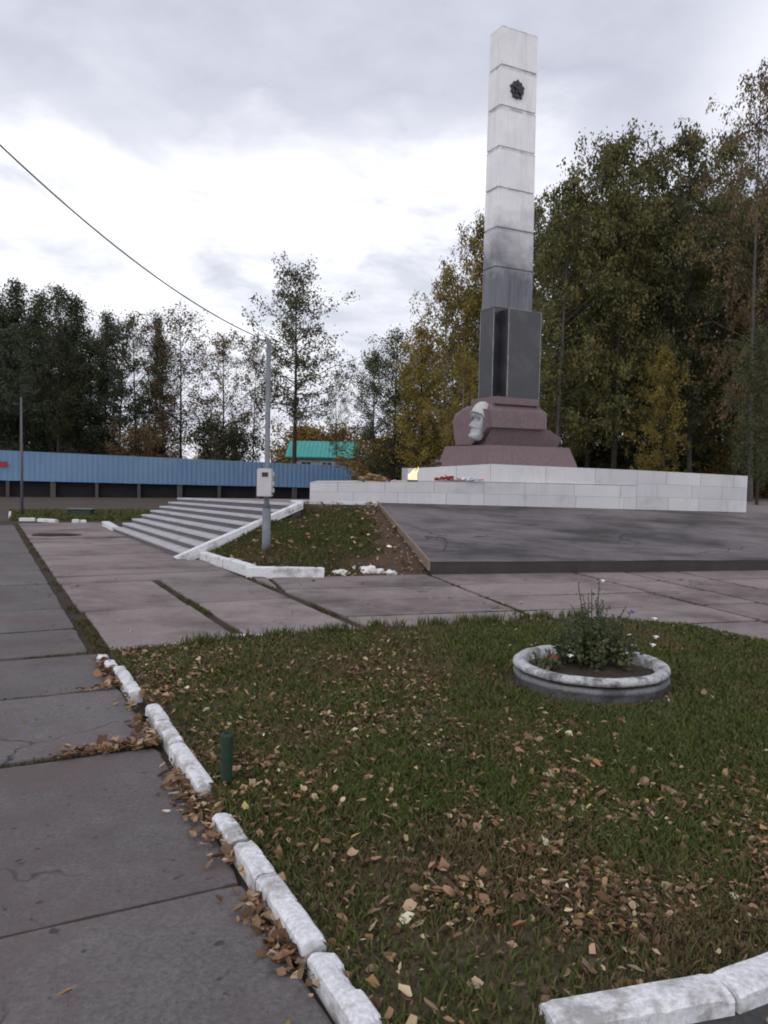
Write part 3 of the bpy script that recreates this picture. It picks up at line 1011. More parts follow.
V, Fq, Cq, dirtm = [], [], [], []
for j in range(NB + 1):
    for i in range(NA + 1):
        t, s = i / NA, j / NB
        p = poly_at(botl, t).lerp(poly_at(topl, t), s)
        edge = math.sin(math.pi * min(max(t, 0), 1)) ** .5
        p.z += edge * (.04 * math.sin(math.pi * s) - .05 * math.sin(math.pi * min(1, s * 1.5)) * (t < .45)) + .03 * noise.noise(p * 1.5) * edge
        if t > .985 and j > 0: p.z -= .03
        if t > .6: p.z += .10 * min(1, s * 9) * (1 - s)
        V.append(p)
        nn_ = noise.noise(p * 1.4) + .5 * noise.noise(p * 4)
        k = min(1, max(0, (t - .80 + .12 * nn_ + .08 * (1 - s)) / .10)) if s > .0 else 1
        k = max(k, min(1, max(0, (s - .90 + .1 * nn_) / .1)) * (1 if t > .35 else .3))
        if j == 0: k = max(k, .6)
        dirtm.append(k)
        br = .4 + .5 * nn_
        g = np.array((.030, .034, .012)); d = np.array((.105, .070, .052)); b2 = np.array((.052, .038, .02))
        c = g * (1 - max(0, min(1, br))) + b2 * max(0, min(1, br))
        Cq.append(c * (1 - k) + d * k)
for j in range(NB):
    for i in range(NA):
        a = j * (NA + 1) + i
        Fq.append((a, a + 1, a + NA + 2, a + NA + 1))
o = np_obj('grass_mound', [tuple(p) for p in V], Fq, M['mound'], attr=np.array(Cq))
for p in o.data.polygons: p.use_smooth = True
tag(o, kind='structure')
Va = np.array([tuple(p) for p in V]); Da = np.array(dirtm)
pp, zz, lp, lz = [], [], [], []
for _ in range(26000):
    i, j = random.randrange(NA), random.randrange(NB)
    a = j * (NA + 1) + i
    s, t = random.random(), random.random()
    p = (Va[a] * (1 - s) + Va[a + 1] * s) * (1 - t) + (Va[a + NA + 1] * (1 - s) + Va[a + NA + 2] * s) * t
    if random.random() > Da[a] * 1.05: pp.append(p[:2]); zz.append(p[2])
    elif random.random() < .05: lp.append(p[:2]); lz.append(p[2])
    if random.random() < .03: lp.append(p[:2]); lz.append(p[2])
P = np.array(pp)
blades('grass', P, np.array(zz) - .01, .06, .007, grass_cols(P, 3.3, .28))
litter('fallen_leaves', np.array(lp), np.array(lz) + .02, .045, leaf_cols(len(lp)) * 1.2)

# marble walls ------------------------------------------------------------
H_LOW = lambda X: 1.325 + min(1, max(0, (X + 1.51) / 3.0)) * .065 - max(0, X - 1.5) * .006


def wall_front(bm, p, q, z0f, z1f, courses, bw, thick_vec, seed):
    """facing slabs, each its own island so that every block gets its own tone"""
    L = (q - p).length
    random.seed(seed)
    for c in range(courses):
        x = 0.0
        first = True
        while x < L - 1e-3:
            w = min(bw * (random.uniform(.4, .7) if first and c % 2 else random.uniform(.85, 1.2)), L - x)
            if L - x - w < .2: w = L - x
            first = False
            a, b = p.lerp(q, x / L), p.lerp(q, (x + w) / L)
            g = .003
            d = (q - p).normalized() * g
            za0, zb0 = z0f(a), z0f(b)
            za1, zb1 = z1f(a), z1f(b)
            f0, f1 = c / courses, (c + 1) / courses
            pr = thick_vec.normalized() * -random.uniform(0, .003)
            P0 = Vector((a.x, a.y, za0 + (za1 - za0) * f0)) + d + pr; P1 = Vector((b.x, b.y, zb0 + (zb1 - zb0) * f0)) - d + pr
            P2 = Vector((b.x, b.y, zb0 + (zb1 - zb0) * f1 - g)) - d + pr; P3 = Vector((a.x, a.y, za0 + (za1 - za0) * f1 - g)) + d + pr
            hexa(bm, [P0, P1, P1 + thick_vec, P0 + thick_vec, P3, P2, P2 + thick_vec, P3 + thick_vec])
            x += w
    random.seed(7 + seed)


XM = at(637, 486, 17.3).x                                      # where the low wall runs into the high one
XE = at(746, 500, 17.75).x
XL = at(408.5, 475, 16.9).x
floorz = lambda p: WL(p.x).z
# low wall
lw = empty('low_marble_wall', WL(-1.51))
tag(lw, 'long low pale marble wall carrying the flame and the flowers in front of the memorial', 'marble wall')
bm = bmesh.new()
wall_front(bm, WL(-1.51), WL(XM), lambda p: WL(p.x).z, lambda p: H_LOW(p.x), 2, .95, Vector((0, .06, 0)), 3)
for v in bm.verts: v.co -= WL(-1.51)
obj('facing', bm, M['marble'], lw)
bm = bmesh.new()
nseg = 12
xs = [-1.51 + (XM + .0 + 1.51) * k / nseg for k in range(nseg + 1)]
fr, bk, frb, bkb = [], [], [], []
for x in xs:
    p = WL(x)
    fr.append(bm.verts.new(Vector((x, p.y + .006, H_LOW(x) + .003)) - WL(-1.51)))
    bk.append(bm.verts.new(Vector((x, p.y + 1.9, H_LOW(x) + .003)) - WL(-1.51)))
    frb.append(bm.verts.new(Vector((x, p.y + .062, .8)) - WL(-1.51)))
    bkb.append(bm.verts.new(Vector((x, p.y + 1.9, .8)) - WL(-1.51)))
for i in range(nseg):
    bm.faces.new((fr[i], fr[i + 1], bk[i + 1], bk[i]))
    bm.faces.new((bk[i], bk[i + 1], bkb[i + 1], bkb[i]))
bm.faces.new((fr[0], bk[0], bkb[0], frb[0]))
obj('top_slab', bm, M['marble'], lw)

# high wall: corner towards the viewer, left wing set back, right wing flush with the low wall
hw = empty('high_marble_wall', WL(XM))
tag(hw, 'higher pale marble wall behind the flame, running right to its square end by the trees', 'marble wall')
PA = Vector((XL, WL(XL).y + 1.0, 0)); PB = Vector((at(490, 464, 17.25).x, WL(1.9).y + .40, 0)); PC = WL(XM); PD = WL(XE)
ztop = {0: 1.645, 1: 1.775, 2: 1.70, 3: 1.625}


def zl(pa, pb, za, zb):
    return lambda p: za + (zb - za) * ((Vector((p.x, p.y, 0)) - Vector((pa.x, pa.y, 0))).length / max(1e-6, (Vector((pb.x, pb.y, 0)) - Vector((pa.x, pa.y, 0))).length))


bm = bmesh.new()
lowz = lambda p: H_LOW(p.x) + .006
wall_front(bm, PA, PB, lowz, zl(PA, PB, 1.645, 1.775), 1, 1.0, Vector((0, .06, 0)), 5)
wall_front(bm, PB, PC, lowz, zl(PB, PC, 1.775, 1.705), 1, 1.1, Vector((0, .06, 0)), 6)
wall_front(bm, PC, PD, floorz, zl(PC, PD, 1.705, 1.625), 3, .8, Vector((0, .06, 0)), 8)
for v in bm.verts: v.co -= WL(XM)
obj('facing', bm, M['marble'], hw)
bm = bmesh.new()
poly = [(PA, 1.645), (PB, 1.775), (PC, 1.705), (PD, 1.625)]
fr = [bm.verts.new(Vector((p.x, p.y + .012, z - .004)) - WL(XM)) for p, z in poly]
bk = [bm.verts.new(Vector((p.x, PB.y + 6.5, 1.67)) - WL(XM)) for p, z in poly]
frb = [bm.verts.new(Vector((p.x, p.y + .07, .78)) - WL(XM)) for p, z in poly]
bkb = [bm.verts.new(Vector((p.x, PB.y + 6.5, .78)) - WL(XM)) for p, z in poly]
for i in range(3):
    bm.faces.new((fr[i], fr[i + 1], bk[i + 1], bk[i]))
    bm.faces.new((bk[i], bk[i + 1], bkb[i + 1], bkb[i]))
bm.faces.new((fr[0], bk[0], bkb[0], frb[0]))
bm.faces.new((frb[3], bkb[3], bk[3], fr[3]))
obj('core', bm, M['marble'], hw)

# ------------------------------------------------------------------ the memorial
OC = Vector((2.89, 19.7, 0))
mo = empty('war_memorial', OC, A27)                            # local x = w, local y = u
tag(mo, 'tall pale stone stele with dark star badge on a stepped mauve granite pedestal', 'monument')
MZ = lambda y, Y=19.3: at(506, y, Y).z
LEAN = .0
bm = bmesh.new()
joints = [MZ(y) for y in (308, 268, 228.5, 188.5, 147.5, 106.5, 66, 26)]
HW, HD = .55, .27
zt, zb = joints[-1], joints[0]
tap = lambda z: 1 - .075 * (z - zb) / (zt - zb)
for k in range(len(joints) - 1):
    z0, z1 = joints[k] + (.022 if k else 0), joints[k + 1]
    j = Vector((random.uniform(-.004, .004), random.uniform(-.004, .004), 0))
    r = []
    for z, ins in ((z0, .012), (z0 + .016, 0), (z1 - .016, 0), (z1, .012)):
        a, b = HW * tap(z) - ins, HD * tap(z) - ins
        r.append([bm.verts.new(Vector((x * a, y * b, z)) + j) for x, y in ((-1, -1), (1, -1), (1, 1), (-1, 1))])
    for p, q in zip(r, r[1:]):
        for i in range(4): bm.faces.new((p[i], p[(i + 1) % 4], q[(i + 1) % 4], q[i]))
    bm.faces.new(r[0][::-1]); bm.faces.new(r[-1])
    if k < len(joints) - 2: box(bm, -HW * tap(z1) + .02, HW * tap(z1) - .02, -HD * tap(z1) + .02, HD * tap(z1) - .02, z1 - .005, z1 + .03)
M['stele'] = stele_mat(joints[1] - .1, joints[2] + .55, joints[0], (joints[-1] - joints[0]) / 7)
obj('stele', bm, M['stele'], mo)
ZC = MZ(398)                                                    # top of the granite cap
bm = bmesh.new()
box(bm, -HW - .012, HW + .012, -HD - .012, HD + .012, ZC - .05, joints[0] - .008)
obj('dark_plinth', bm, M['dark_granite'], mo)
bm = bmesh.new()                                               # pale mortar lines on the dark plinth's corner
box(bm, -HW - .017, -HW + .0, -HD - .017, -HD + .0, ZC, joints[0] - .01)
box(bm, -HW - .018, -HW + .002, HD - .004, HD + .016, ZC, joints[0] - .01)
obj('corner_strip', bm, M['edge'], mo)
pan = None
bm = bmesh.new()
px0, px1, pd = -.36, .58, .34
box(bm, px0, px1, -HD - pd, -HD - .016, ZC - .04, MZ(311, 19.3))
pan = obj('dark_panel', bm, M['dark_granite'], mo)
bm = bmesh.new()
zt_ = MZ(311, 19.3)
box(bm, px0 - .006, px0 + .013, -HD - pd - .006, -HD - pd + .013, ZC, zt_)
box(bm, px1 - .013, px1 + .006, -HD - pd - .006, -HD - pd + .013, ZC, zt_)
box(bm, px0 + .014, px1 - .014, -HD - pd - .004, -HD - pd + .008, zt_ - .006, zt_ + .004)
obj('edge_strip', bm, M['edge'], pan)

# star badge
bm = bmesh.new()
zc = MZ(87)
ring = []
R_, r_ = .185, .168
n = 10
for k in range(n * 2):
    a = math.pi / 2 + k * math.pi / n
    rr = (R_ + (.045 if k % 4 == 0 else .02)) if k % 2 == 0 else r_ + .005 - .0 * r_ + .005
    ring.append(Vector((math.cos(a) * rr * .93, 0, math.sin(a) * rr * 1.04)))
prism(bm, ring, (0, -.045, 0))
star = []
for k in range(10):
    a = math.pi / 2 + k * math.pi / 5
    rr = .15 if k % 2 == 0 else .065
    star.append(Vector((math.cos(a) * rr * .93, -.045, math.sin(a) * rr)))
prism(bm, star, (0, -.025, 0))
bmesh.ops.create_cone(bm, cap_ends=True, segments=20, radius1=.05, radius2=.04, depth=.02, matrix=Matrix.Translation((0, -.078, 0)) @ Matrix.Rotation(rad(90), 4, 'X'))
b_ = obj('star_badge', bm, M['black'], mo)
b_.location = (-.06, -HD * tap(zc), zc)

# pedestal (local x = w, y = u)
def slab_loft(bm, rects):
    rr = []
    for (x0, x1, y0, y1, z) in rects:
        rr.append([bm.verts.new((x, y, z)) for x, y in ((x0, y0), (x1, y0), (x1, y1), (x0, y1))])
    for p, q in zip(rr, rr[1:]):
        for i in range(4): bm.faces.new((p[i], p[(i + 1) % 4], q[(i + 1) % 4], q[i]))
    bm.faces.new(rr[0][::-1]); bm.faces.new(rr[-1])


z_cap0, z_cham, z_blk, z_und, z_base = MZ(404, 19.1), MZ(411.5, 19.1), MZ(428, 19.0), MZ(446, 19.1), MZ(473, 18.9)
bm = bmesh.new()
slab_loft(bm, [(-1.13, 1.62, -1.0, 1.3, z_base), (-1.00, 1.40, -.82, 1.1, z_und)])
bmesh.ops.bevel(bm, geom=bm.edges[:], offset=.015, segments=2, affect='EDGES')
ped = obj('pedestal_base', bm, M['granite'], mo)
bm = bmesh.new()
prof = [(-.70, z_und + .004), (1.36, z_und + .004), (1.47, z_und + .24), (.84, z_blk + .08), (-.70, z_blk + .08)]
a = [bm.verts.new((x, -.36 - .12 * (z - z_und) / (z_blk - z_und), z)) for x, z in prof]
b = [bm.verts.new((x, .85, z)) for x, z in prof]
bm.faces.new(a); bm.faces.new(b[::-1])
for i in range(5): bm.faces.new((a[i], b[i], b[(i + 1) % 5], a[(i + 1) % 5]))
obj('wedge_block', bm, M['granite'], mo)
bm = bmesh.new()
slab_loft(bm, [(-.80, .84, -.62, 1.0, z_blk), (-.80, .84, -.62, 1.0, z_cham), (-.68, .62, -.52, .62, z_cap0), ])
bmesh.ops.bevel(bm, geom=[e for e in bm.edges], offset=.012, segments=2, affect='EDGES')
obj('upper_block', bm, M['granite'], mo)
bm = bmesh.new()
slab_loft(bm, [(-.68, .60, -.62, .45, z_cap0 - .02), (-.68, .60, -.62, .45, ZC)])
bmesh.ops.bevel(bm, geom=bm.edges[:], offset=.012, segments=2, affect='EDGES')
obj('cap_slab', bm, M['granite'], mo)
# rough-hewn prow on the left face
bm = bmesh.new()
outl = [(-.50, z_cham + .03), (.0, z_cham + .10), (.55, z_cham + .06), (.86, z_cham + .0), (1.0, z_cham - .20), (.93, z_blk + .08), (.80, z_blk - .10), (.90, z_blk - .34), (.80, z_und + .02), (.1, z_und + .02), (-.30, z_und + .24), (-.56, z_blk + .0)]
a = [bm.verts.new((-.70, y, z)) for y, z in outl]
b = [bm.verts.new((-.86 - .03 * math.sin(i * 1.7), y * .98, z)) for i, (y, z) in enumerate(outl)]
bm.faces.new(a); bm.faces.new(b[::-1])
for i in range(len(a)): bm.faces.new((a[i], b[i], b[(i + 1) % len(a)], a[(i + 1) % len(a)]))
bmesh.ops.triangulate(bm, faces=bm.faces[:])
for v in bm.verts: v.co += Vector((.03, .02, .02)) * noise.noise(v.co * 5)
obj('rough_prow', bm, M['granite'], mo)

# carved soldier's head on the near corner of the left face
def head_mesh():
    """heroic head in the round, looking towards -x; unit: metres, chin at the bottom"""
    prof = [(-.46, .03, .07, .05), (-.445, .14, .10, .09), (-.41, .205, .115, .12), (-.37, .20, .125, .14), (-.345, .155, .13, .15), (-.315, .195, .135, .16), (-.292, .15, .14, .165), (-.27, .205, .145, .17),
            (-.235, .155, .15, .175), (-.215, .175, .155, .18), (-.20, .25, .155, .18), (-.175, .262, .16, .185), (-.13, .232, .165, .19), (-.08, .21, .165, .19), (-.04, .175, .17, .19), (-.01, .155, .175, .19), (.02, .165, .18, .195), (.045, .215, .185, .20), (.08, .215, .19, .20), (.20, .19, .19, .195), (.30, .13, .15, .15), (.36, .05, .06, .06)]
    bm = bmesh.new()
    rings = []
    n = 110
    for z, fx, sy, bx in prof:            # front depth, half width, back depth
        ring = []
        for k in range(n):
            a = 2 * math.pi * k / n
            ca, sa = math.cos(a), math.sin(a)
            y = sy * math.copysign(abs(sa) ** .85, sa)
            if ca < 0:
                flat = min(sy, .125)
                wd_ = .030 if z > -.19 and z < .03 else (.05 if z < -.21 and z > -.33 else .075)
                mid = math.exp(-(y / wd_) ** 2)                       # the ridge of nose, lips and chin
                side = flat * abs(ca) ** .75
                x = -(side + max(0, fx - flat) * mid * abs(ca))
                if -.06 < z < .03: x += .075 * math.exp(-((abs(y) - .07) / .035) ** 2)   # eye sockets
                if -.15 < z < -.07: x -= .03 * math.exp(-((abs(y) - .10) / .035) ** 2)
                if -.33 < z < -.20: x += .03 * math.exp(-((abs(y) - .11) / .035) ** 2)    # cheekbones
                if .04 <= z <= .08: x -= .03 * math.exp(-(y / .12) ** 4)
            else:
                x = bx * ca
            ring.append(bm.verts.new((x, y, z)))
        rings.append(ring)
    for p, q in zip(rings, rings[1:]):
        for k in range(n): bm.faces.new((p[k], p[(k + 1) % n], q[(k + 1) % n], q[k]))
    bm.faces.new(rings[0][::-1]); bm.faces.new(rings[-1])
    return bm


hd = obj('carved_head', head_mesh(), M['silver'], mo, smooth=True)
hd.location = (-.80, -.18, (z_cham + z_blk) / 2 - .03)
hd.rotation_euler = (0, rad(16), rad(2))
hd.scale = (1.1, 1.1, 1.08)
bm = bmesh.new()
rings = []
n = 36
for z, r, sy in ((.0, .30, .245), (.03, .285, .235), (.10, .26, .225), (.20, .245, .215), (.30, .21, .185), (.38, .14, .125), (.42, .03, .03)):
    ring = []
    for k in range(n):
        a = 2 * math.pi * k / n
        ca, sa = math.cos(a), math.sin(a)
        zz = z
        if z < .12: zz = z - (.12 - z) / .12 * (.30 * max(0, ca + .15) - .05 * max(0, -ca))      # the helmet comes down over ear and nape
        if ca < -.5 and z < .05: zz += .05
        ring.append(bm.verts.new((r * ca + .01, sy * sa, zz + .02)))
    rings.append(ring)
for p, q in zip(rings, rings[1:]):
    for k in range(n): bm.faces.new((p[k], p[(k + 1) % n], q[(k + 1) % n], q[k]))
bm.faces.new(rings[-1])
bmesh.ops.solidify(bm, geom=bm.faces[:], thickness=.02)
obj('helmet', bm, M['helmet'], hd, smooth=True)

# eternal flame
fp = at(412.5, 481, 16.75)
fz = H_LOW(fp.x)
fb = empty('eternal_flame', Vector((fp.x, fp.y, fz)))
tag(fb, 'bright yellow flame burning on the low marble wall', 'flame')
bm = bmesh.new()
for k, (dx, dy, h, r) in enumerate([(0, 0, .26, .095), (-.05, .02, .20, .075), (.06, -.01, .30, .045), (.02, .05, .16, .06)]):
    pts, rr = [], []
    for i in range(9):
        t = i / 8
        pts.append((dx + .05 * t * t + .018 * math.sin(t * 7 + k), dy + .012 * math.sin(t * 5 + 2 * k), .02 + h * t))
        rr.append(max(.003, r * (math.sin(math.pi * min(1, t * .75 + .2)) ** 1.2) * (1 - t * .55)))
    tube(bm, pts, rr, 10)
m, nt, b = new_mat('flame_glow')
em = nt.nodes.new('ShaderNodeEmission')
tc = nt.nodes.new('ShaderNodeTexCoord'); sp_ = nt.nodes.new('ShaderNodeSeparateXYZ')
nt.links.new(tc.outputs['Object'], sp_.inputs[0])
nt.links.new(ramp_node(nt, mrange(nt, sp_.outputs['Z'], 0, .3), [(0, (1, .72, .38)), (.5, (1, .85, .55)), (1, (1, .62, .30))]), em.inputs['Color'])
em.inputs['Strength'].default_value = 1.25
nt.links.new(em.outputs[0], nt.nodes['Material Output'].inputs['Surface'])
obj('fire', bm, m, fb, smooth=True)
bm = bmesh.new()
lathe(bm, [(.0, .004), (.10, .004), (.12, .03), (.10, .035), (.0, .02)], 20)
obj('burner', bm, M['black'], fb)


# flowers on the low wall
def flower_spray(name, p, length, heads, label, cat, mats, base_mat, seed, hh=.05):
    random.seed(seed)
    e = empty(name, p)
    tag(e, label, cat)
    bm = bmesh.new()
    for k in range(14):
        a = Vector((random.uniform(-length * .5, length * .5), random.uniform(-.08, .08), .015))
        b = a + Vector((random.uniform(-.15, .15), random.uniform(-.06, .06), random.uniform(0, .05)))
        tube(bm, [a, (a + b) / 2 + Vector((0, 0, .02)), b], .006, 5)
    tube(bm, [(-length * .45, 0, .012), (0, .01, .016), (length * .3, 0, .012)], .01, 6)
    obj('stalks', bm, M[base_mat], e)
    groups = {}
    for (x, z, r, mt) in heads: groups.setdefault(mt, []).append((x, z, r))
    for mt, hs in groups.items():
        bm = bmesh.new()
        for (x, z, r) in hs:
            for k in range(9):
                a = k * 2.4
                c = Vector((x + math.cos(a) * r * .5, random.uniform(-.05, .05) + math.sin(a) * r * .5, z + random.uniform(-.3, .5) * r))
                bmesh.ops.create_icosphere(bm, subdivisions=1, radius=r * random.uniform(.35, .6), matrix=Matrix.Translation(c) @ Matrix.Rotation(a, 4, 'X') @ Matrix.Diagonal((1, .8, .5, 1)))
        obj('blossoms', bm, M[mt], e, smooth=True)
    return e


p = at(458, 481, 16.7); p.z = H_LOW(p.x) + .006
flower_spray('flower_bouquet', p, 1.1, [(-.45, .03, .06, 'red_flower'), (-.33, .055, .07, 'red_flower'), (-.22, .05, .08, 'red_flower'), (-.15, .06, .07, 'red_flower'), (-.27, .12, .04, 'pink'),
                                        (-.02, .045, .06, 'pink'), (.10, .035, .05, 'plastic_white'), (.22, .03, .05, 'blue_pale'), (.34, .04, .05, 'blue_pale'), (.48, .05, .06, 'pink')],
             'red, pink and pale blue flowers laid on the low wall right of the flame', 'flowers', None, 'tan', 5)
p = at(374, 484, 16.5); p.z = H_LOW(p.x) + .006
flower_spray('dried_wreath', p, .8, [(-.22, .05, .10, 'tan'), (-.08, .09, .11, 'tan'), (.06, .08, .10, 'tan'), (.2, .05, .08, 'tan'), (.30, .03, .05, 'red_flower'), (.16, .02, .04, 'red_flower'), (.42, .02, .04, 'pink')],
             'brown dried wreath with red blossoms lying left of the flame', 'wreath', None, 'tan', 6)
p = at(437, 467, 18.2); p.z = 1.66
flower_spray('dried_bouquet', p, .3, [(-.08, .06, .07, 'stem'), (.05, .10, .07, 'stem'), (.0, .16, .05, 'violet_petal'), (.1, .03, .06, 'tan')],
             'small dark withered bouquet at the left foot of the mauve pedestal', 'flowers', None, 'stem', 7)
random.seed(99)

# ------------------------------------------------------------------ planter and its plant
pl = empty('stone_planter', PL + Vector((0, 0, .02)))
tag(pl, 'round grey concrete planter ring with a whitish worn rim standing on the lawn', 'planter')
bm = bmesh.new()
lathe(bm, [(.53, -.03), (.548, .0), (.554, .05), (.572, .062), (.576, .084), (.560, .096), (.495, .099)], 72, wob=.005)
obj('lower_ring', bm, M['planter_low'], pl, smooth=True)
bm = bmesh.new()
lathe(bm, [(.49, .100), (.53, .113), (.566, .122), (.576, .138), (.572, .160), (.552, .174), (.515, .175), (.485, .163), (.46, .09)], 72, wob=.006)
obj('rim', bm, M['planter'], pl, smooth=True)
bm = bmesh.new()
rr = lathe(bm, [(.475, .10), (.3, .125), (.12, .14), (.01, .145)], 40, wob=.03)
obj('earth', bm, M['soil'], pl, smooth=True)

random.seed(31)
pt = empty('flowering_plant', PL + Vector((0.05, .05, .155)))
tag(pt, 'straggly flowering plant with tall thin stems growing in the round planter', 'plant')
bm = bmesh.new()
LV, LF = [], []
petals = {'white_petal': [], 'violet_petal': []}


def add_leaf(c, s, d=None):
    d = Vector((random.gauss(0, 1), random.gauss(0, 1), random.gauss(0, .6))).normalized() if d is None else d
    sd = d.orthogonal().normalized() * s * .34
    sd.rotate(Matrix.Rotation(random.uniform(0, 6.28), 3, d))
    i = len(LV)
    LV.extend([tuple(c), tuple(c + d * s * .5 + sd), tuple(c + d * s), tuple(c + d * s * .5 - sd)])
    LF.append((i, i + 1, i + 2, i + 3))


stems = []
for k in range(46):
    a = random.uniform(0, 6.28); r = random.uniform(.0, .30)
    h = random.uniform(.10, .30) * (1.25 - r)
    stems.append((Vector((math.cos(a) * r, math.sin(a) * r * .8, 0)), Vector((math.cos(a) * (r + random.uniform(0, .12)), math.sin(a) * r, h)), h, .6))
for (dx, h, fl, lx) in ((.02, .64, 'white_petal', .02), (-.14, .62, None, -.16), (-.05, .54, None, -.07), (-.02, .50, None, -.02), (.06, .44, None, .10), (.22, .42, None, .26), (.30, .36, 'white_petal', .42), (-.30, .26, None, -.5), (.10, .46, None, .2),
                        (.0, .42, None, .05), (-.1, .46, None, -.12), (-.08, .52, None, -.1), (.03, .5, None, .03), (.0, .57, None, -.04), (.25, .33, None, .36), (-.2, .36, None, -.24), (.16, .40, None, .16)):
    stems.append((Vector((dx * .5, random.uniform(-.08, .08), 0)), Vector((lx, random.uniform(-.1, .05), h)), h, .40))
    if fl: petals[fl].append(Vector((lx, -.05, h)))
    tipf = Vector((lx, 0, h))
for k in range(18):
    a = random.uniform(0, 6.28); r = random.uniform(.02, .22)
    h = random.uniform(.30, .46) * (1.15 - r * 1.3)
    stems.append((Vector((math.cos(a) * r, math.sin(a) * r * .7, 0)), Vector((math.cos(a) * (r + .06) - .03, math.sin(a) * r, h)), h, .55))
petals['violet_petal'].append(Vector((.26, -.05, .41)))
petals['white_petal'] += [Vector((.44, -.04, .22)), Vector((.40, -.1, .17)), Vector((-.24, -.2, .10)), Vector((.3, .05, .13))]
for (a, b, h, dens) in stems:
    mid = (a + b) / 2 + Vector((random.gauss(0, .02), random.gauss(0, .02), .03))
    tube(bm, [a, mid, b], [.006, .0045, .0025], 5)
    for t in np.linspace(.12, 1, int(h * 110 * dens + 6)):
        p = a.lerp(mid, t * 2) if t < .5 else mid.lerp(b, t * 2 - 1)
        s = (.042 if h < .3 else .032) * random.uniform(.6, 1.3) * (1.25 - t * .6)
        add_leaf(p, s)
        if h < .3 or t < .55: add_leaf(p + Vector((random.gauss(0, .03), random.gauss(0, .03), random.gauss(0, .02))), s)
tube(bm, [(-.1, 0, -.01), (.1, 0, -.01)], .05, 8)
obj('stems', bm, M['stem'], pt)
np_obj('leaves', LV, LF, M['lf_bush'], pt)
for mt, cs in petals.items():
    for c in cs:
        bm = bmesh.new()
        for k in range(10):
            a = k * .63
            d = Vector((math.cos(a), math.sin(a) * .6, .35)).normalized()
            sd_ = Vector((-d.y, d.x, .2)).normalized() * .008
            bm.faces.new([bm.verts.new(q) for q in (d * .004, d * .018 + sd_, d * .03, d * .018 - sd_)])
        bmesh.ops.create_icosphere(bm, subdivisions=1, radius=.010)
        obj('flower_head', bm, M[mt], pt, loc=c)
LV, LF = [], []
bm = bmesh.new()
for k in range(26):
    c = Vector((random.gauss(-.33, .06), random.gauss(-.08, .06), .16))
    tube(bm, [c, c + Vector((random.gauss(0, .02), 0, .07))], .004, 4)
    for q in range(4): add_leaf(c + Vector((0, 0, .02 + q * .016)), .045)
ph = empty('garden_flower', PL + Vector((-.33, -.08, .155)))
tag(ph, 'low leafy plant with one red bloom at the left inside of the round planter', 'plant')
for v in bm.verts: v.co -= Vector((-.33, -.08, .15))
tube(bm, [(-.13, 0, -.004), (.13, 0, -.004)], .018, 8)
obj('stems', bm, M['stem'], ph)
np_obj('leaves', [(x + .33, y + .08, z - .15) for x, y, z in LV], LF, M['lf_bush'], ph)
bm = bmesh.new()
for k in range(8):
    a = k * .8
    bmesh.ops.create_icosphere(bm, subdivisions=1, radius=.02, matrix=Matrix.Translation((math.cos(a) * .02 + .04, math.sin(a) * .02, .07 + .006 * (k % 3))) @ Matrix.Diagonal((1, 1, .6, 1)))
obj('bloom', bm, M['red_flower'], ph, smooth=True)

# ------------------------------------------------------------------ iron pipe stake on the lawn
g = ground(226, 792)
bm = bmesh.new()
R_p = .029
for r0, r1, z0, z1 in ((R_p, R_p, -.05, .30),):
    lathe(bm, [(R_p, z0), (R_p, z1 - .02), (R_p * 1.02, z1 - .005), (R_p * .8, z1), (R_p * .72, z1 - .05), (.0, z1 - .06)], 20, wob=.002)
tag(obj('iron_pipe', bm, M['green_iron'], loc=g, smooth=True), 'short dark green iron pipe standing in the lawn beside the white kerb', 'pipe')
o = bpy.data.objects['iron_pipe']
o.rotation_euler = (rad(1), rad(1.2), 0)

# ------------------------------------------------------------------ utility pole with meter box, and the cable
pb = at(266, 561, 12.95)
pole = empty('utility_pole', pb)
PZ = at(269, 340, 12.95).z - pb.z
BZ0, BZ1 = at(268, 496.5, 12.8).z - pb.z, at(268, 468.5, 12.8).z - pb.z
tag(pole, 'slender grey steel pole with a pale meter box in front of the grass slope', 'pole')
bm = bmesh.new()
tube(bm, [(0, 0, -.2), (0, 0, .86)], .070, 14)
obj('lower_tube', bm, M['pole'], pole)
bm = bmesh.new()
tube(bm, [(.0, 0, .86), (.0, 0, .96), (.005, 0, at(269, 340, 12.95).z - pb.z)], [.06, .043, .037], 12)
obj('upper_tube', bm, M['pole'], pole)
bm = bmesh.new()
tube(bm, [(.0, 0, PZ - .02), (-.17, -.02, PZ + .01)], .014, 6)
tube(bm, [(-.17, -.02, PZ - .05), (-.17, -.02, PZ + .08)], .022, 8)
obj('cable_bracket', bm, M['pole'], pole)

bm = bmesh.new()
box(bm, -.125, .115, -.25, -.078, BZ0, BZ1)
bmesh.ops.bevel(bm, geom=bm.edges[:], offset=.012, segments=2, affect='EDGES')
mb = obj('meter_box', bm, M['box'], pole)
bm = bmesh.new()
box(bm, -.045, .055, -.256, -.248, BZ1 - .13, BZ1 - .06)
obj('meter_window', bm, M['box_dark'], mb)
for z in (BZ0 + .1, BZ0 + .21, BZ1 - .09):
    bm = bmesh.new()
    box(bm, .116, .142, -.21, -.13, z - .03, z + .03)
    obj('hinge', bm, M['box'], mb)
bm = bmesh.new()
box(bm, .116, .136, -.245, -.215, BZ0 + .03, BZ0 + .065)
obj('lock', bm, M['box_dark'], mb)
bm = bmesh.new()
a = pb + Vector((-.17, -.02, PZ + .04))
b = at(0, 145, 8.6)
dirn = (b - a)
pts = []
for k in range(31):
    t = k / 30 * 1.5
    p = a + dirn * t
    p.z -= .46 * 4 * (t / 1.5) * (1 - t / 1.5) - .0
    pts.append(p)
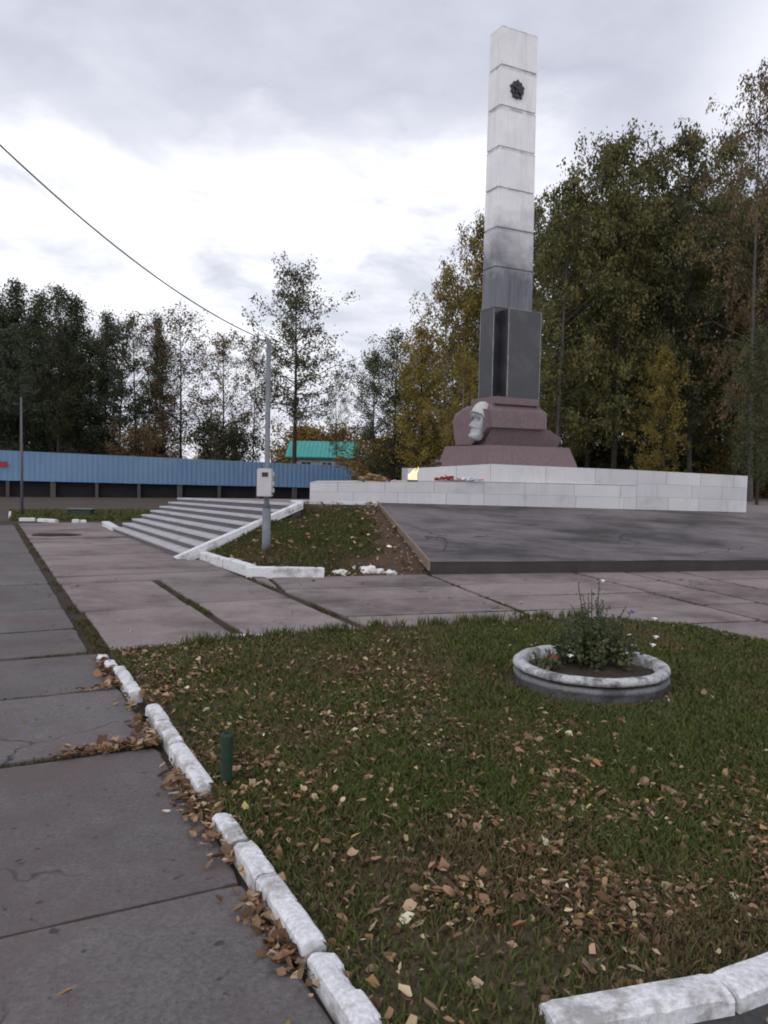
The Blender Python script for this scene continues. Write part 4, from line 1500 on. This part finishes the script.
# keep the sag so that the line still meets the measured point in the air
adj = pts[20].z - b.z
for k, p in enumerate(pts): p.z -= adj * (k / 20)
tube(bm, pts, .009, 8)
tag(obj('overhead_cable', bm, M['cable']), 'sagging dark overhead cable running down from the upper left to the pole', 'cable')

lp_ = ground(22, 516)
bm = bmesh.new()
tube(bm, [(0, 0, -.1), (0, 0, 1.6), (-.01, 0, at(22, 397, lp_.y).z)], [.045, .04, .028], 10)
tag(obj('lamp_pole', bm, M['pole_dark'], loc=lp_), 'thin grey bare pole at the far left in front of the blue fence', 'pole')

# ------------------------------------------------------------------ low green flower box
gb = ground(81, 515.5)
bn = empty('flower_box', gb, rad(-3))
tag(bn, 'low dark green wooden box with pale worn rim before the blue fence', 'flower box')
bm = bmesh.new()
for y0, y1 in ((-.17, -.14), (.14, .17)): box(bm, -.36, .36, y0, y1, -.06, .20)
for x0, x1 in ((-.36, -.33), (.33, .36)): box(bm, x0, x1, -.139, .139, -.06, .20)
box(bm, -.329, .329, -.139, .139, -.06, .12)
obj('body', bm, M['bench'], bn)
bm = bmesh.new()
box(bm, -.40, .40, -.20, -.12, .202, .228); box(bm, -.40, .40, .12, .20, .202, .228)
box(bm, -.40, -.32, -.119, .119, .202, .228); box(bm, .32, .40, -.119, .119, .202, .228)
obj('rim', bm, M['bench_top'], bn)

# ------------------------------------------------------------------ blue fence
FA, FB = Vector((-20.6, 37.6, -.02)), Vector((-1.25, 44.6, -.30))
fd = FB - FA
FL = math.hypot(fd.x, fd.y)
fang = math.atan2(fd.y, fd.x)
fe = empty('sheet_fence', FA, fang)
tag(fe, 'long blue profiled sheet metal fence raised on short concrete posts', 'fence')
bm = bmesh.new()
n = int(FL / .12)
slope = fd.z / FL
prev = None
for k in range(n * 2 + 1):
    x = k * FL / (2 * n)
    y = 0 if (k // 2) % 2 == 0 else -.013
    z0 = .80 + slope * x * .9 + .012 * noise.noise(Vector((math.floor(x / 2.0), 1, 1)))
    z1 = 2.27 + slope * x * 1.75 + .015 * noise.noise(Vector((math.floor(x / 2.0), 4, 1)))
    cur = (bm.verts.new((x, y, z0)), bm.verts.new((x, y, z1)))
    if prev: bm.faces.new((prev[0], cur[0], cur[1], prev[1]))
    prev = cur
bmesh.ops.solidify(bm, geom=bm.faces[:], thickness=.006)
obj('sheet_panels', bm, M['fence'], fe)
k = 0
x = .6
while x < FL:
    bm = bmesh.new()
    wv = .075 + .05 * (k % 3 == 2)
    box(bm, x - wv, x + wv, .03, .25, -.2 + slope * x, .86 + slope * x)
    bmesh.ops.bevel(bm, geom=bm.edges[:], offset=.01, segments=1, affect='EDGES')
    obj('fence_post', bm, M['fence_post'], fe)
    x += 2.02; k += 1
bm = bmesh.new()
hexa(bm, [(0, .30, -.2), (FL, .30, -.2 + fd.z), (FL, .34, -.2 + fd.z), (0, .34, -.2), (0, .30, .84), (FL, .30, .84 + fd.z), (FL, .34, .84 + fd.z), (0, .34, .84)])
obj('shade_sheet', bm, M['under_shade'], fe)  # dark sheet added for the shade in the gap under the panels
bm = bmesh.new()
xr = (at(2, 466, 37.8).x - FA.x)
box(bm, xr - .5, xr + .10, -.075, -.055, 1.42, 1.68)
obj('red_plate', bm, M['redplate'], fe)

gs = at(375, 480, 46); gs.z = -.3
bm = bmesh.new()
n = 16
prev = None
for k in range(n + 1):
    x = -.75 + 1.6 * k / n
    cur = (bm.verts.new((x, -.03 * (k % 2), 0)), bm.verts.new((x, -.03 * (k % 2), at(375, 467.5, 46).z + .3)))
    if prev: bm.faces.new((prev[0], cur[0], cur[1], prev[1]))
    prev = cur
bmesh.ops.solidify(bm, geom=bm.faces[:], thickness=.01)
tag(obj('metal_sheet_gate', bm, M['grey_sheet'], loc=gs), 'dull grey sheet metal gate at the right end of the blue fence', 'gate')

# ------------------------------------------------------------------ house with teal roof
HY = 62
ha, hb = at(289, 470, HY), at(356, 470, HY)
hs = empty('village_house', Vector((ha.x, HY, 0)))
tag(hs, 'white house with a bright teal metal roof beyond the blue fence', 'house')
HWd = hb.x - ha.x
ze, zr = at(310, 456.5, HY).z, at(310, 441, HY + 2.6).z
bm = bmesh.new()
box(bm, .15, HWd - .1, .3, 5.4, -.3, ze)
v = [bm.verts.new(p) for p in ((HWd - .1, .3, ze), (HWd - .1, 5.4, ze), (HWd - .1, 2.85, zr - .08))]
bm.faces.new(v)
obj('wall', bm, M['house'], hs)
bm = bmesh.new()
hexa(bm, [(-.3, -.1, ze - .10), (HWd + .15, -.1, ze - .10), (HWd + .15, 2.85, zr - .08), (-.3, 2.85, zr - .08), (-.3, -.1, ze - .02), (HWd + .15, -.1, ze - .02), (HWd + .15, 2.85, zr), (-.3, 2.85, zr)])
hexa(bm, [(-.3, 2.852, zr - .08), (HWd + .15, 2.852, zr - .08), (HWd + .15, 5.8, ze - .1), (-.3, 5.8, ze - .1), (-.3, 2.852, zr), (HWd + .15, 2.852, zr), (HWd + .15, 5.8, ze - .02), (-.3, 5.8, ze - .02)])
for k in range(18):
    x = -.3 + (HWd + .45) * k / 17
    hexa(bm, [(x - .015, -.1, ze - .018), (x + .015, -.1, ze - .018), (x + .015, 2.84, zr + .002), (x - .015, 2.84, zr + .002), (x - .015, -.1, ze + .02), (x + .015, -.1, ze + .02), (x + .015, 2.84, zr + .04), (x - .015, 2.84, zr + .04)])
obj('roof', bm, M['roof'], hs)
for xx in (1.3, 2.9, 4.3):
    bm = bmesh.new()
    box(bm, xx - .45, xx + .45, .24, .298, ze - 1.4, ze - .35)
    w = obj('window', bm, M['frame'], hs)
    bm = bmesh.new()
    box(bm, xx - .38, xx - .02, .232, .238, ze - 1.33, ze - .42)
    box(bm, xx + .02, xx + .38, .232, .238, ze - 1.33, ze - .42)
    obj('pane', bm, M['glass'], w)


# ------------------------------------------------------------------ trees
def unit(v):
    return v / (np.linalg.norm(v) + 1e-9)


def grow(seed, H, base, R, prof, n_limb, n_twig, n_leaf, ls, rise, twig_dir, spread, tr, bark, leaf, twig_len=.5, aspect=1.5, leaf_down=0.0, lean=.02, limb_r=.3, stems=1):
    r = np.random.default_rng(seed)
    bm = bmesh.new()
    L_cent, L_dir = [], []
    for s in range(stems):
        off = np.array([r.normal(0, .25), r.normal(0, .25), 0]) if stems > 1 else np.zeros(3)
        Hs = H * (1 if s == 0 else r.uniform(.75, .95))
        tl = np.array([r.normal(0, lean), r.normal(0, lean)]) * (1 if stems == 1 else 3)
        n = 10
        tp = []
        for i in range(n + 1):
            t = i / n
            tp.append(np.array([off[0] + tl[0] * Hs * t + .05 * math.sin(t * 5 + seed) * H * .06, off[1] + tl[1] * Hs * t + .05 * math.cos(t * 4 + seed) * H * .06, Hs * t]))
        rr = [max(.012, tr * (1 - (i / n) * .93) + (tr * .35 if i == 0 else 0)) for i in range(n + 1)]
        tp[0][2] = -.3
        tube(bm, [tuple(p) for p in tp], rr, 8)
        nl = n_limb if s == 0 else n_limb // 2
        for k in range(nl):
            c = (k + r.uniform(.1, .9)) / nl
            t = base + (1 - base) * c * .985
            i = min(n - 1, int(t * n)); f = t * n - i
            p0 = tp[i] * (1 - f) + tp[i + 1] * f
            az = k * 2.399 + r.uniform(-.6, .6)
            ln = R * prof(c) * r.uniform(.65 - .2 * c, 1.2 + .35 * c)
            d = np.array([math.cos(az), math.sin(az), rise(c) + r.normal(0, .12)])
            p1 = p0 + d * ln * .5 + np.array([0, 0, r.normal(0, .05) * ln])
            p2 = p0 + d * ln + np.array([0, 0, ln * twig_dir[2] * .25])
            lr = max(.010, rr[i] * limb_r)
            tube(bm, [tuple(p0), tuple(p1), tuple(p2)], [lr, lr * .65, lr * .25], 5, cap=False)
            for q in range(n_twig):
                u = r.uniform(.2, 1.0) if q else 1.0
                a = p0 + (p1 - p0) * (u * 2) if u < .5 else p1 + (p2 - p1) * (u * 2 - 1)
                td = unit(np.array([r.normal(0, .7) + d[0] * .5, r.normal(0, .7) + d[1] * .5, r.normal(0, .35)]) + np.array(twig_dir))
                tlen = twig_len * r.uniform(.5, 1.3) * (.5 + .5 * prof(c))
                b = a + td * tlen
                if q < 3: tube(bm, [tuple(a), tuple(b)], [lr * .3, .006], 4, cap=False)
                m = max(1, int(n_leaf * r.uniform(.3, 1.6) * (1 - .62 * c ** 3)))
                tt = r.uniform(0, 1, m)[:, None]
                L_cent.append(a + (b - a) * tt + r.normal(0, spread, (m, 3)))
                L_dir.append(np.repeat(td[None], m, 0))
    C = np.concatenate(L_cent); D = np.concatenate(L_dir)
    n = len(C)
    rd_ = r.normal(0, 1, (n, 3)) * .8 + D * .5
    rd_[:, 2] -= leaf_down
    a = rd_ / np.linalg.norm(rd_, axis=1)[:, None]
    b = np.cross(a, r.normal(0, 1, (n, 3)))
    b /= np.linalg.norm(b, axis=1)[:, None] + 1e-9
    s = (ls * r.uniform(.55, 1.35, n))[:, None]
    V = np.zeros((n, 4, 3))
    V[:, 0] = C - a * s * .5 * aspect
    V[:, 1] = C + b * s * .5
    V[:, 2] = C + a * s * .5 * aspect
    V[:, 3] = C - b * s * .5
    Fq = np.arange(n * 4).reshape(n, 4)
    me_c = np_mesh('crown', V.reshape(-1, 3), Fq, leaf)
    me_t = bpy.data.meshes.new('trunk')
    bm.to_mesh(me_t); bm.free()
    me_t.materials.append(bark)
    return me_t, me_c, H


ell = lambda c: max(.12, math.sin(math.pi * min(1, (c * .86 + .16))) ** .8)          # fullest low down the middle
cone = lambda c: max(.07, (1 - c) ** .85 * (0.75 + .25 * math.sin(c * 23)))
top_heavy = lambda c: max(.2, math.sin(math.pi * (c * .72 + .22)))
PR = {}
up = lambda lo, hi: (lambda c: lo + (hi - lo) * c)
firp = lambda c: max(.06, (1 - c) ** .75 * (.68 + .32 * math.sin(c * 19 + 1)))
PR['birch'] = [grow(101, 15, .26, 3.1, ell, 84, 7, 36, .088, up(.25, 1.1), (0, 0, -1.1), .12, .15, M['bark_grey'], M['lf_birch'], 1.0, 1.8, .6),
               grow(102, 15, .30, 2.9, ell, 78, 7, 34, .088, up(.3, 1.2), (0, 0, -.9), .14, .14, M['bark'], M['lf_birch2'], 1.0, 1.8, .6),
               grow(103, 15, .22, 3.2, ell, 86, 7, 36, .088, up(.2, 1.0), (0, 0, -.8), .15, .16, M['bark'], M['lf_birch'], 1.0, 1.8, .6)]
PR['dark'] = [grow(111, 14, .26, 3.1, ell, 78, 7, 34, .095, up(.3, 1.0), (0, 0, -.1), .19, .17, M['bark'], M['lf_dark'], .8, 1.5, .1),
              grow(112, 14, .10, 3.1, ell, 82, 7, 34, .095, up(.2, .9), (0, 0, 0), .21, .17, M['bark'], M['lf_dark'], .8, 1.5, .1)]
PR['gold'] = [grow(121, 12, .08, 2.4, ell, 76, 7, 34, .082, up(.3, 1.1), (0, 0, -1.0), .12, .13, M['bark_birch'], M['lf_gold'], .9, 1.8, .7),
              grow(122, 12, .10, 2.2, ell, 72, 7, 32, .082, up(.3, 1.2), (0, 0, -.9), .13, .12, M['bark'], M['lf_gold'], .9, 1.8, .7)]
PR['wispy'] = [grow(131, 17, .22, 2.7, ell, 78, 7, 26, .066, up(.5, 1.3), (0, 0, -1.2), .09, .13, M['bark_grey'], M['lf_brown'], 1.1, 2.0, .9, limb_r=.18)]
PR['sparse'] = [grow(141, 11, .25, 2.6, ell, 66, 7, 19, .085, up(.45, 1.2), (0, 0, -.1), .13, .10, M['bark'], M['lf_brown'], .7, 1.5, 0),
                grow(142, 11, .30, 2.3, top_heavy, 60, 7, 17, .085, up(.5, 1.3), (0, 0, 0), .13, .09, M['bark'], M['lf_brown'], .7, 1.5, 0)]
PR['spruce'] = [grow(151, 13, .10, 4.2, firp, 96, 7, 34, .085, up(-.15, .45), (0, 0, -.2), .2, .17, M['bark'], M['lf_spruce'], .9, 2.2, .2),
                grow(152, 13, .16, 3.8, firp, 84, 7, 32, .085, up(-.1, .5), (0, 0, -.1), .2, .16, M['bark'], M['lf_spruce'], .9, 2.2, .2),
                grow(153, 13, .22, 3.6, lambda c: firp(c) * .6 + ell(c) * .4, 80, 7, 34, .085, up(.0, .7), (0, 0, .1), .2, .17, M['bark_pine'], M['lf_spruce'], .6, 2.0, .1)]
PR['pine'] = [grow(161, 13, .42, 2.4, top_heavy, 36, 8, 40, .085, up(.12, .8), (0, 0, .2), .18, .15, M['bark_pine'], M['lf_spruce'], .6, 2.2, 0),
              grow(162, 13, .48, 2.1, top_heavy, 32, 8, 40, .085, up(.15, .8), (0, 0, .2), .18, .14, M['bark_pine'], M['lf_spruce'], .6, 2.2, 0)]
PR['lone'] = [grow(171, 13, .33, 5.6, lambda c: max(.12, (.55 if c < .10 else 1.02) * (1 - .90 * c) * (.78 + .22 * math.sin(c * 31))), 84, 9, 20, .085, up(.12, .75), (0, 0, .1), .17, .17, M['bark_pine'], M['lf_pine'], .8, 2.0, 0, .008, .28)]
PR['bush'] = [grow(181, 4, .02, 1.9, ell, 40, 7, 30, .095, up(.4, 1.0), (0, 0, .1), .18, .06, M['bark'], M['lf_dark'], .5, 1.5, 0, .03, .5, 3),
              grow(182, 4, .02, 1.7, ell, 36, 7, 28, .095, up(.4, 1.0), (0, 0, 0), .18, .05, M['bark'], M['lf_yellow'], .5, 1.5, 0, .03, .5, 3),
              grow(183, 4, .02, 1.8, ell, 38, 7, 28, .095, up(.4, 1.0), (0, 0, 0), .18, .05, M['bark'], M['lf_brown'], .5, 1.5, 0, .03, .5, 3)]
NAMES = {'birch': ('birch_tree', 'tree'), 'dark': ('broadleaf_tree', 'tree'), 'gold': ('golden_birch', 'tree'), 'wispy': ('birch_tree', 'tree'), 'sparse': ('bare_tree', 'tree'),
         'spruce': ('spruce_tree', 'tree'), 'pine': ('pine_tree', 'tree'), 'lone': ('pine_tree', 'tree'), 'bush': ('bush', 'bush')}


def tree(kind, px, Y, topy, label, group=None, v=0, rz=None, wid=1.0, z0=0.0):
    mt, mc, H0 = PR[kind][v % len(PR[kind])]
    p = at(px, 480, Y)
    top = at(px, topy, Y).z
    s = (top - z0) / H0
    nm, cat = NAMES[kind]
    e = empty(nm, Vector((p.x, p.y, z0)), random.uniform(0, 6.28) if rz is None else rz)
    e.scale = (s * wid, s * wid, s)
    tag(e, label, cat, group)
    for n_, me in (('trunk', mt), ('crown', mc)):
        o = bpy.data.objects.new(n_, me)
        COL.objects.link(o)
        o.parent = e
    return e


random.seed(2024)
GR = 'trees of the grove behind the memorial'
GL = 'trees beyond the blue fence'
# right hand grove, front row
for a in [
    ('birch', 556, 27, 168, 'tall olive birch whose crown rises just right of the stele', GR, 0, None, .85),
    ('birch', 585, 29, 146, 'tall birch with a ragged top, second to the right of the stele', GR, 1, None, .8),
    ('birch', 612, 27, 128, 'tall full birch with the highest top left of the gap in the crowns', GR, 2, None, .8),
    ('birch', 636, 30, 150, 'olive birch whose right side borders the bright gap in the crowns', GR, 1, None, .7),
    ('dark', 662, 28, 205, 'lower dark green tree filling the gap between the two tall groups of birches', GR, 0, None, .8),
    ('birch', 690, 29, 120, 'tall dark birch first to the right of the bright gap in the crowns', GR, 0, None, .75),
    ('birch', 716, 31, 128, 'tall birch between the gap and the wispy tree at the right edge', GR, 2, None, .75),
    ('wispy', 752, 25, 62, 'tallest wispy birch with a pale trunk at the right edge of the picture', GR, 0, None, .9),
    ('birch', 742, 28, 215, 'shorter birch with orange touches in front of the wispy tallest birch', GR, 1, None, .9),
    ('gold', 655, 25, 345, 'small golden tree showing low among the dark trunks right of the stele', GR, 1, None, .8),
    ('gold', 735, 30, 330, 'low orange golden tree near the right edge above the marble wall end', GR, 0, None, .9),
    ('gold', 560, 31, 380, 'low yellowish tree just above the right tip of the pedestal', GR, 0, None, .8),
    ('dark', 790, 27, 180, 'dark broad tree cut off by the right edge of the picture', GR, 1, None, 1.0),
    ('dark', 757, 22.5, 330, 'low dark tree whose trunk stands right of the marble wall end', GR, 0, None, .8),
    # left of the stele
    ('gold', 497, 30, 190, 'tall golden green tree standing right behind the stele', GR, 1, None, .75),
    ('birch', 477, 31, 218, 'tall narrow greenish birch left of the stele top', GR, 1, None, .6),
    ('gold', 444, 32, 262, 'pale golden birch with a thin feathery top left of the stele', GR, 0, None, .75),
    ('gold', 424, 30, 325, 'bushy golden tree between the dark broad tree and the feathery birch', GR, 1, None, 1.0),
    ('gold', 460, 27, 345, 'low golden green tree directly left of the carved head', GR, 0, None, .95),
    ('dark', 392, 33, 330, 'dark broad tree reaching down to the wreath on the low wall', GR, 1, None, .95),
    ('dark', 372, 38, 352, 'dark rounded tree beside the gable of the teal roofed house', GR, 0, None, .8),
]: tree(*a)
for k, (px, Y, ty) in enumerate([(533, 36, 195), (570, 38, 200), (600, 40, 190), (628, 37, 200), (655, 41, 235), (682, 38, 190), (706, 40, 185), (735, 38, 205), (765, 40, 190), (800, 36, 160), (820, 32, 150),
                                 (545, 46, 225), (590, 48, 240), (640, 47, 245), (690, 49, 235), (740, 48, 230), (790, 47, 220), (500, 42, 260), (465, 40, 290), (430, 44, 345), (405, 46, 365)]):
    tree('dark' if k % 2 else 'birch', px, Y, ty, 'tree in the dim back rows of the grove behind the stele and the tall birches', 'back rows of the grove', k, None, .95)
for k, (px, Y, ty) in enumerate([(545, 38, 452), (592, 39, 450), (640, 40, 446), (700, 39, 448), (775, 30, 440), (450, 34, 425), (415, 36, 435), (388, 37, 440), (352, 50, 462)]):
    tree('bush', px, Y, ty, 'low bush in the undergrowth among the grove trunks behind the marble wall', 'undergrowth bushes of the grove', k if k % 3 else 0, None, 1.3)

# left hand trees beyond the fence
for a in [
    ('spruce', -8, 46, 292, 'dark spruce cut off by the left edge of the picture', GL, 1, None, 1.1),
    ('spruce', 18, 47, 282, 'tall dark spruce at the far left, just right of the picture edge', GL, 0, None, .9),
    ('spruce', 44, 50, 294, 'dark spruce behind the thin left pole, second of the dark group', GL, 1, None, 1.0),
    ('dark', 58, 46, 288, 'dark dense tree with a rounded ragged top in the middle of the dark left group', GL, 0, None, .9),
    ('spruce', 78, 48, 300, 'dark spruce right of the middle of the dark left group', GL, 0, None, 1.0),
    ('spruce', 104, 49, 312, 'dark spruce with a pointed top near the right end of the dark left group', GL, 1, None, .8),
    ('pine', 118, 47, 328, 'pine with a long bare trunk at the right end of the dark left group', GL, 0, None, .8),
    ('pine', 20, 43, 330, 'pine with bare trunk standing low at the far left over the fence', GL, 1, None, .9),
    ('sparse', 136, 50, 318, 'pale leafed thin tree right of the bare pine trunk', GL, 0, None, .9),
    ('spruce', 154, 51, 314, 'narrow spruce whose dark tip sticks out above brown birches', GL, 0, None, .55),
    ('dark', 163, 48, 338, 'brownish dense tree below the narrow spruce tip', GL, 1, None, .75),
    ('sparse', 182, 47, 318, 'tall brown leafed tree with a straight trunk, left of the wide sky gap', GL, 1, None, 1.1),
    ('sparse', 222, 47, 336, 'thin lacy tree standing alone in the wide sky gap left of the grey pole', GL, 0, None, 1.0),
    ('sparse', 252, 48, 345, 'spindly tree just left of the grey pole', GL, 1, None, .75),
    ('lone', 294, 46, 270, 'tall open pine with a wide airy crown right of the grey pole', GL, 0, 2.0, .92),
    ('sparse', 337, 52, 375, 'almost bare small tree above the gable of the teal roofed house', GL, 1, None, .7),
    ('bush', 228, 47, 425, 'dark rounded bush above the fence below the lacy lone tree', GL, 0, None, .9),
    ('bush', 146, 46, 430, 'brown bush over the fence under the narrow spruce', GL, 2, None, .9),
    ('bush', 98, 56, 435, 'yellow bush glowing between the dark spruces and the bare pine trunk', GL, 1, None, .9),
    ('bush', 78, 58, 440, 'yellow bush seen low between the spruce trunks', GL, 1, None, .9),
    ('bush', 305, 72, 428, 'orange tree crown rising behind the teal roof, left one', GL, 1, None, 1.3),
    ('bush', 332, 74, 431, 'orange tree crown rising behind the teal roof, right one', GL, 1, None, 1.3),
]: tree(*a)
for k, (px, Y, ty) in enumerate([(-30, 50, 300), (5, 55, 320), (32, 57, 325), (62, 56, 330), (90, 57, 340), (-12, 60, 335), (48, 62, 345), (76, 62, 350)]):
    tree('spruce' if k % 2 else 'dark', px, Y, ty, 'dark tree in the dense back row of the far left group', 'back row of the left group', k, None, 1.1)
for k in range(34):
    px = -40 + k * 25 + random.uniform(-8, 8)
    Y = random.uniform(95, 125)
    tree(['sparse', 'dark', 'bush', 'gold'][k % 4], px, Y, random.uniform(446, 456), 'small distant tree on the skyline far beyond the fence and the grove', 'distant trees on the skyline', k, None, 1.6)

# rough grass strip before the fence
pp = []
for _ in range(9000):
    a, b = random.random(), random.random()
    x = 10 + 170 * a
    p = ground(x, 510 + 10 * b)
    if p.y < 36 and (p.dot(UV_W) < 2.4 or p.dot(UV_U) > 23.2) and p.dot(UV_U) > 23.6: pp.append((p.x, p.y))
P = np.array(pp)
blades('grass', P, -.05, .12, .02, grass_cols(P, 6.1, .3))

# ------------------------------------------------------------------ sky and light
SUN_EL, SUN_AZ = rad(38), rad(-140)                            # sun behind cloud, behind the camera and to the left
w = bpy.data.worlds.new('World')
scn.world = w
w.use_nodes = True
nt = w.node_tree
bg = nt.nodes['Background']
bg.inputs['Strength'].default_value = .1
sky = nt.nodes.new('ShaderNodeTexSky')
sky.sky_type = 'NISHITA'
sky.sun_disc = False
sky.sun_elevation = SUN_EL
sky.sun_rotation = SUN_AZ
tc = nt.nodes.new('ShaderNodeTexCoord')
sep = nt.nodes.new('ShaderNodeSeparateXYZ')
nt.links.new(tc.outputs['Generated'], sep.inputs[0])


def mth(op, a, b=None, c=None, clampv=False):
    n = nt.nodes.new('ShaderNodeMath')
    n.operation = op
    n.use_clamp = clampv
    for i, v in enumerate((a, b, c)):
        if v is None: continue
        if isinstance(v, (int, float)): n.inputs[i].default_value = v
        else: nt.links.new(v, n.inputs[i])
    return n.outputs[0]


X, Y, Z = sep.outputs
den = mth('ADD', mth('MAXIMUM', Z, 0.0), .16)
cx, cy = mth('DIVIDE', X, den), mth('DIVIDE', Y, den)
cmb = nt.nodes.new('ShaderNodeCombineXYZ')
nt.links.new(cx, cmb.inputs[0]); nt.links.new(cy, cmb.inputs[1])


def cloud_noise(scale, detail, rough, seed, dist=0.0):
    n = nt.nodes.new('ShaderNodeTexNoise')
    n.noise_dimensions = '4D'
    n.inputs['W'].default_value = seed
    n.inputs['Scale'].default_value = scale
    n.inputs['Detail'].default_value = detail
    n.inputs['Roughness'].default_value = rough
    n.inputs['Distortion'].default_value = dist
    nt.links.new(cmb.outputs[0], n.inputs['Vector'])
    return n.outputs['Fac']


n3 = cloud_noise(2.6, 9, .6, 5.7, .5)
n1 = cloud_noise(1.5, 9, .5, 3.1, .1)
n2 = cloud_noise(4.2, 8, .6, 8.3, .2)
nz = mth('ADD', mth('MULTIPLY', mth('SUBTRACT', n1, .5), .30), mth('MULTIPLY', mth('SUBTRACT', n2, .5), .10))
zz_ = mth('ADD', Z, nz)
s1 = mrange(nt, zz_, .10, .27)
s2 = mrange(nt, zz_, .335, .40, 1, 0)
tanx = mth('DIVIDE', X, mth('MAXIMUM', Y, .05))
az_l = mrange(nt, mth('ADD', tanx, mth('MULTIPLY', nz, 1.2)), .12, .30, 1, 0)
front = mrange(nt, Y, 0, .3)
band = mth('MULTIPLY', mth('MULTIPLY', s1, s2), mth('MULTIPLY', az_l, front))
# a second, softer break in the cloud to the upper right
strk = mth('ADD', mth('SUBTRACT', Z, mth('MULTIPLY', tanx, .95)), mth('MULTIPLY', nz, .8))
b2 = mth('MULTIPLY', mth('MULTIPLY', mrange(nt, strk, -.10, -.02), mrange(nt, strk, .0, .10, 1, 0)), mth('MULTIPLY', front, mrange(nt, tanx, .25, .4)))
low = mrange(nt, zz_, .05, .24, 1, 0)
var = mth('ADD', mth('MULTIPLY', mth('SUBTRACT', n1, .5), 1.5), mth('MULTIPLY', mth('SUBTRACT', n2, .5), .8))
base = mth('ADD', mth('ADD', .70, mth('MULTIPLY', low, .14)), mth('MULTIPLY', var, .46))
lum = mth('ADD', mth('ADD', base, mth('MULTIPLY', band, mrange(nt, n3, .36, .60, .10, .62))), mth('MULTIPLY', b2, .22))
lum = mth('MULTIPLY', lum, mrange(nt, Y, -.25, .1, 1.9, 1.0))  # unseen sky behind the camera brightened to lift faces turned to the viewer
lum = mth('MINIMUM', mth('MAXIMUM', lum, .42), 1.6)
tint = ramp_node(nt, lum, [(.45, (.89, .935, 1.15)), (1.0, (.99, 1.0, 1.05))])
vm = nt.nodes.new('ShaderNodeVectorMath')
vm.operation = 'SCALE'
nt.links.new(tint, vm.inputs[0])
nt.links.new(mth('MULTIPLY', lum, 10.0), vm.inputs['Scale'])
colr = mixc(nt, .93, sky.outputs['Color'], vm.outputs[0])
nt.links.new(colr, bg.inputs['Color'])

sd = bpy.data.lights.new('sun', 'SUN')
sd.energy = .7
sd.angle = rad(35)
sd.color = (1, .95, .9)
so = bpy.data.objects.new('sun', sd)
COL.objects.link(so)
dirv = Vector((math.sin(SUN_AZ) * math.cos(SUN_EL), math.cos(SUN_AZ) * math.cos(SUN_EL), math.sin(SUN_EL)))
so.rotation_euler = dirv.to_track_quat('Z', 'Y').to_euler()

scn.view_settings.view_transform = 'Standard'
scn.view_settings.look = 'None'
scn.view_settings.exposure = .12
scn.view_settings.gamma = 1
scn.view_settings.use_curve_mapping = False
scn.render.engine = 'CYCLES'
scn.cycles.use_denoising = True
scn.cycles.filter_width = 1.9
scn.cycles.max_bounces = 6
scn.cycles.diffuse_bounces = 3
scn.cycles.glossy_bounces = 2
scn.cycles.transmission_bounces = 3
scn.cycles.use_adaptive_sampling = True
scn.cycles.adaptive_threshold = .02
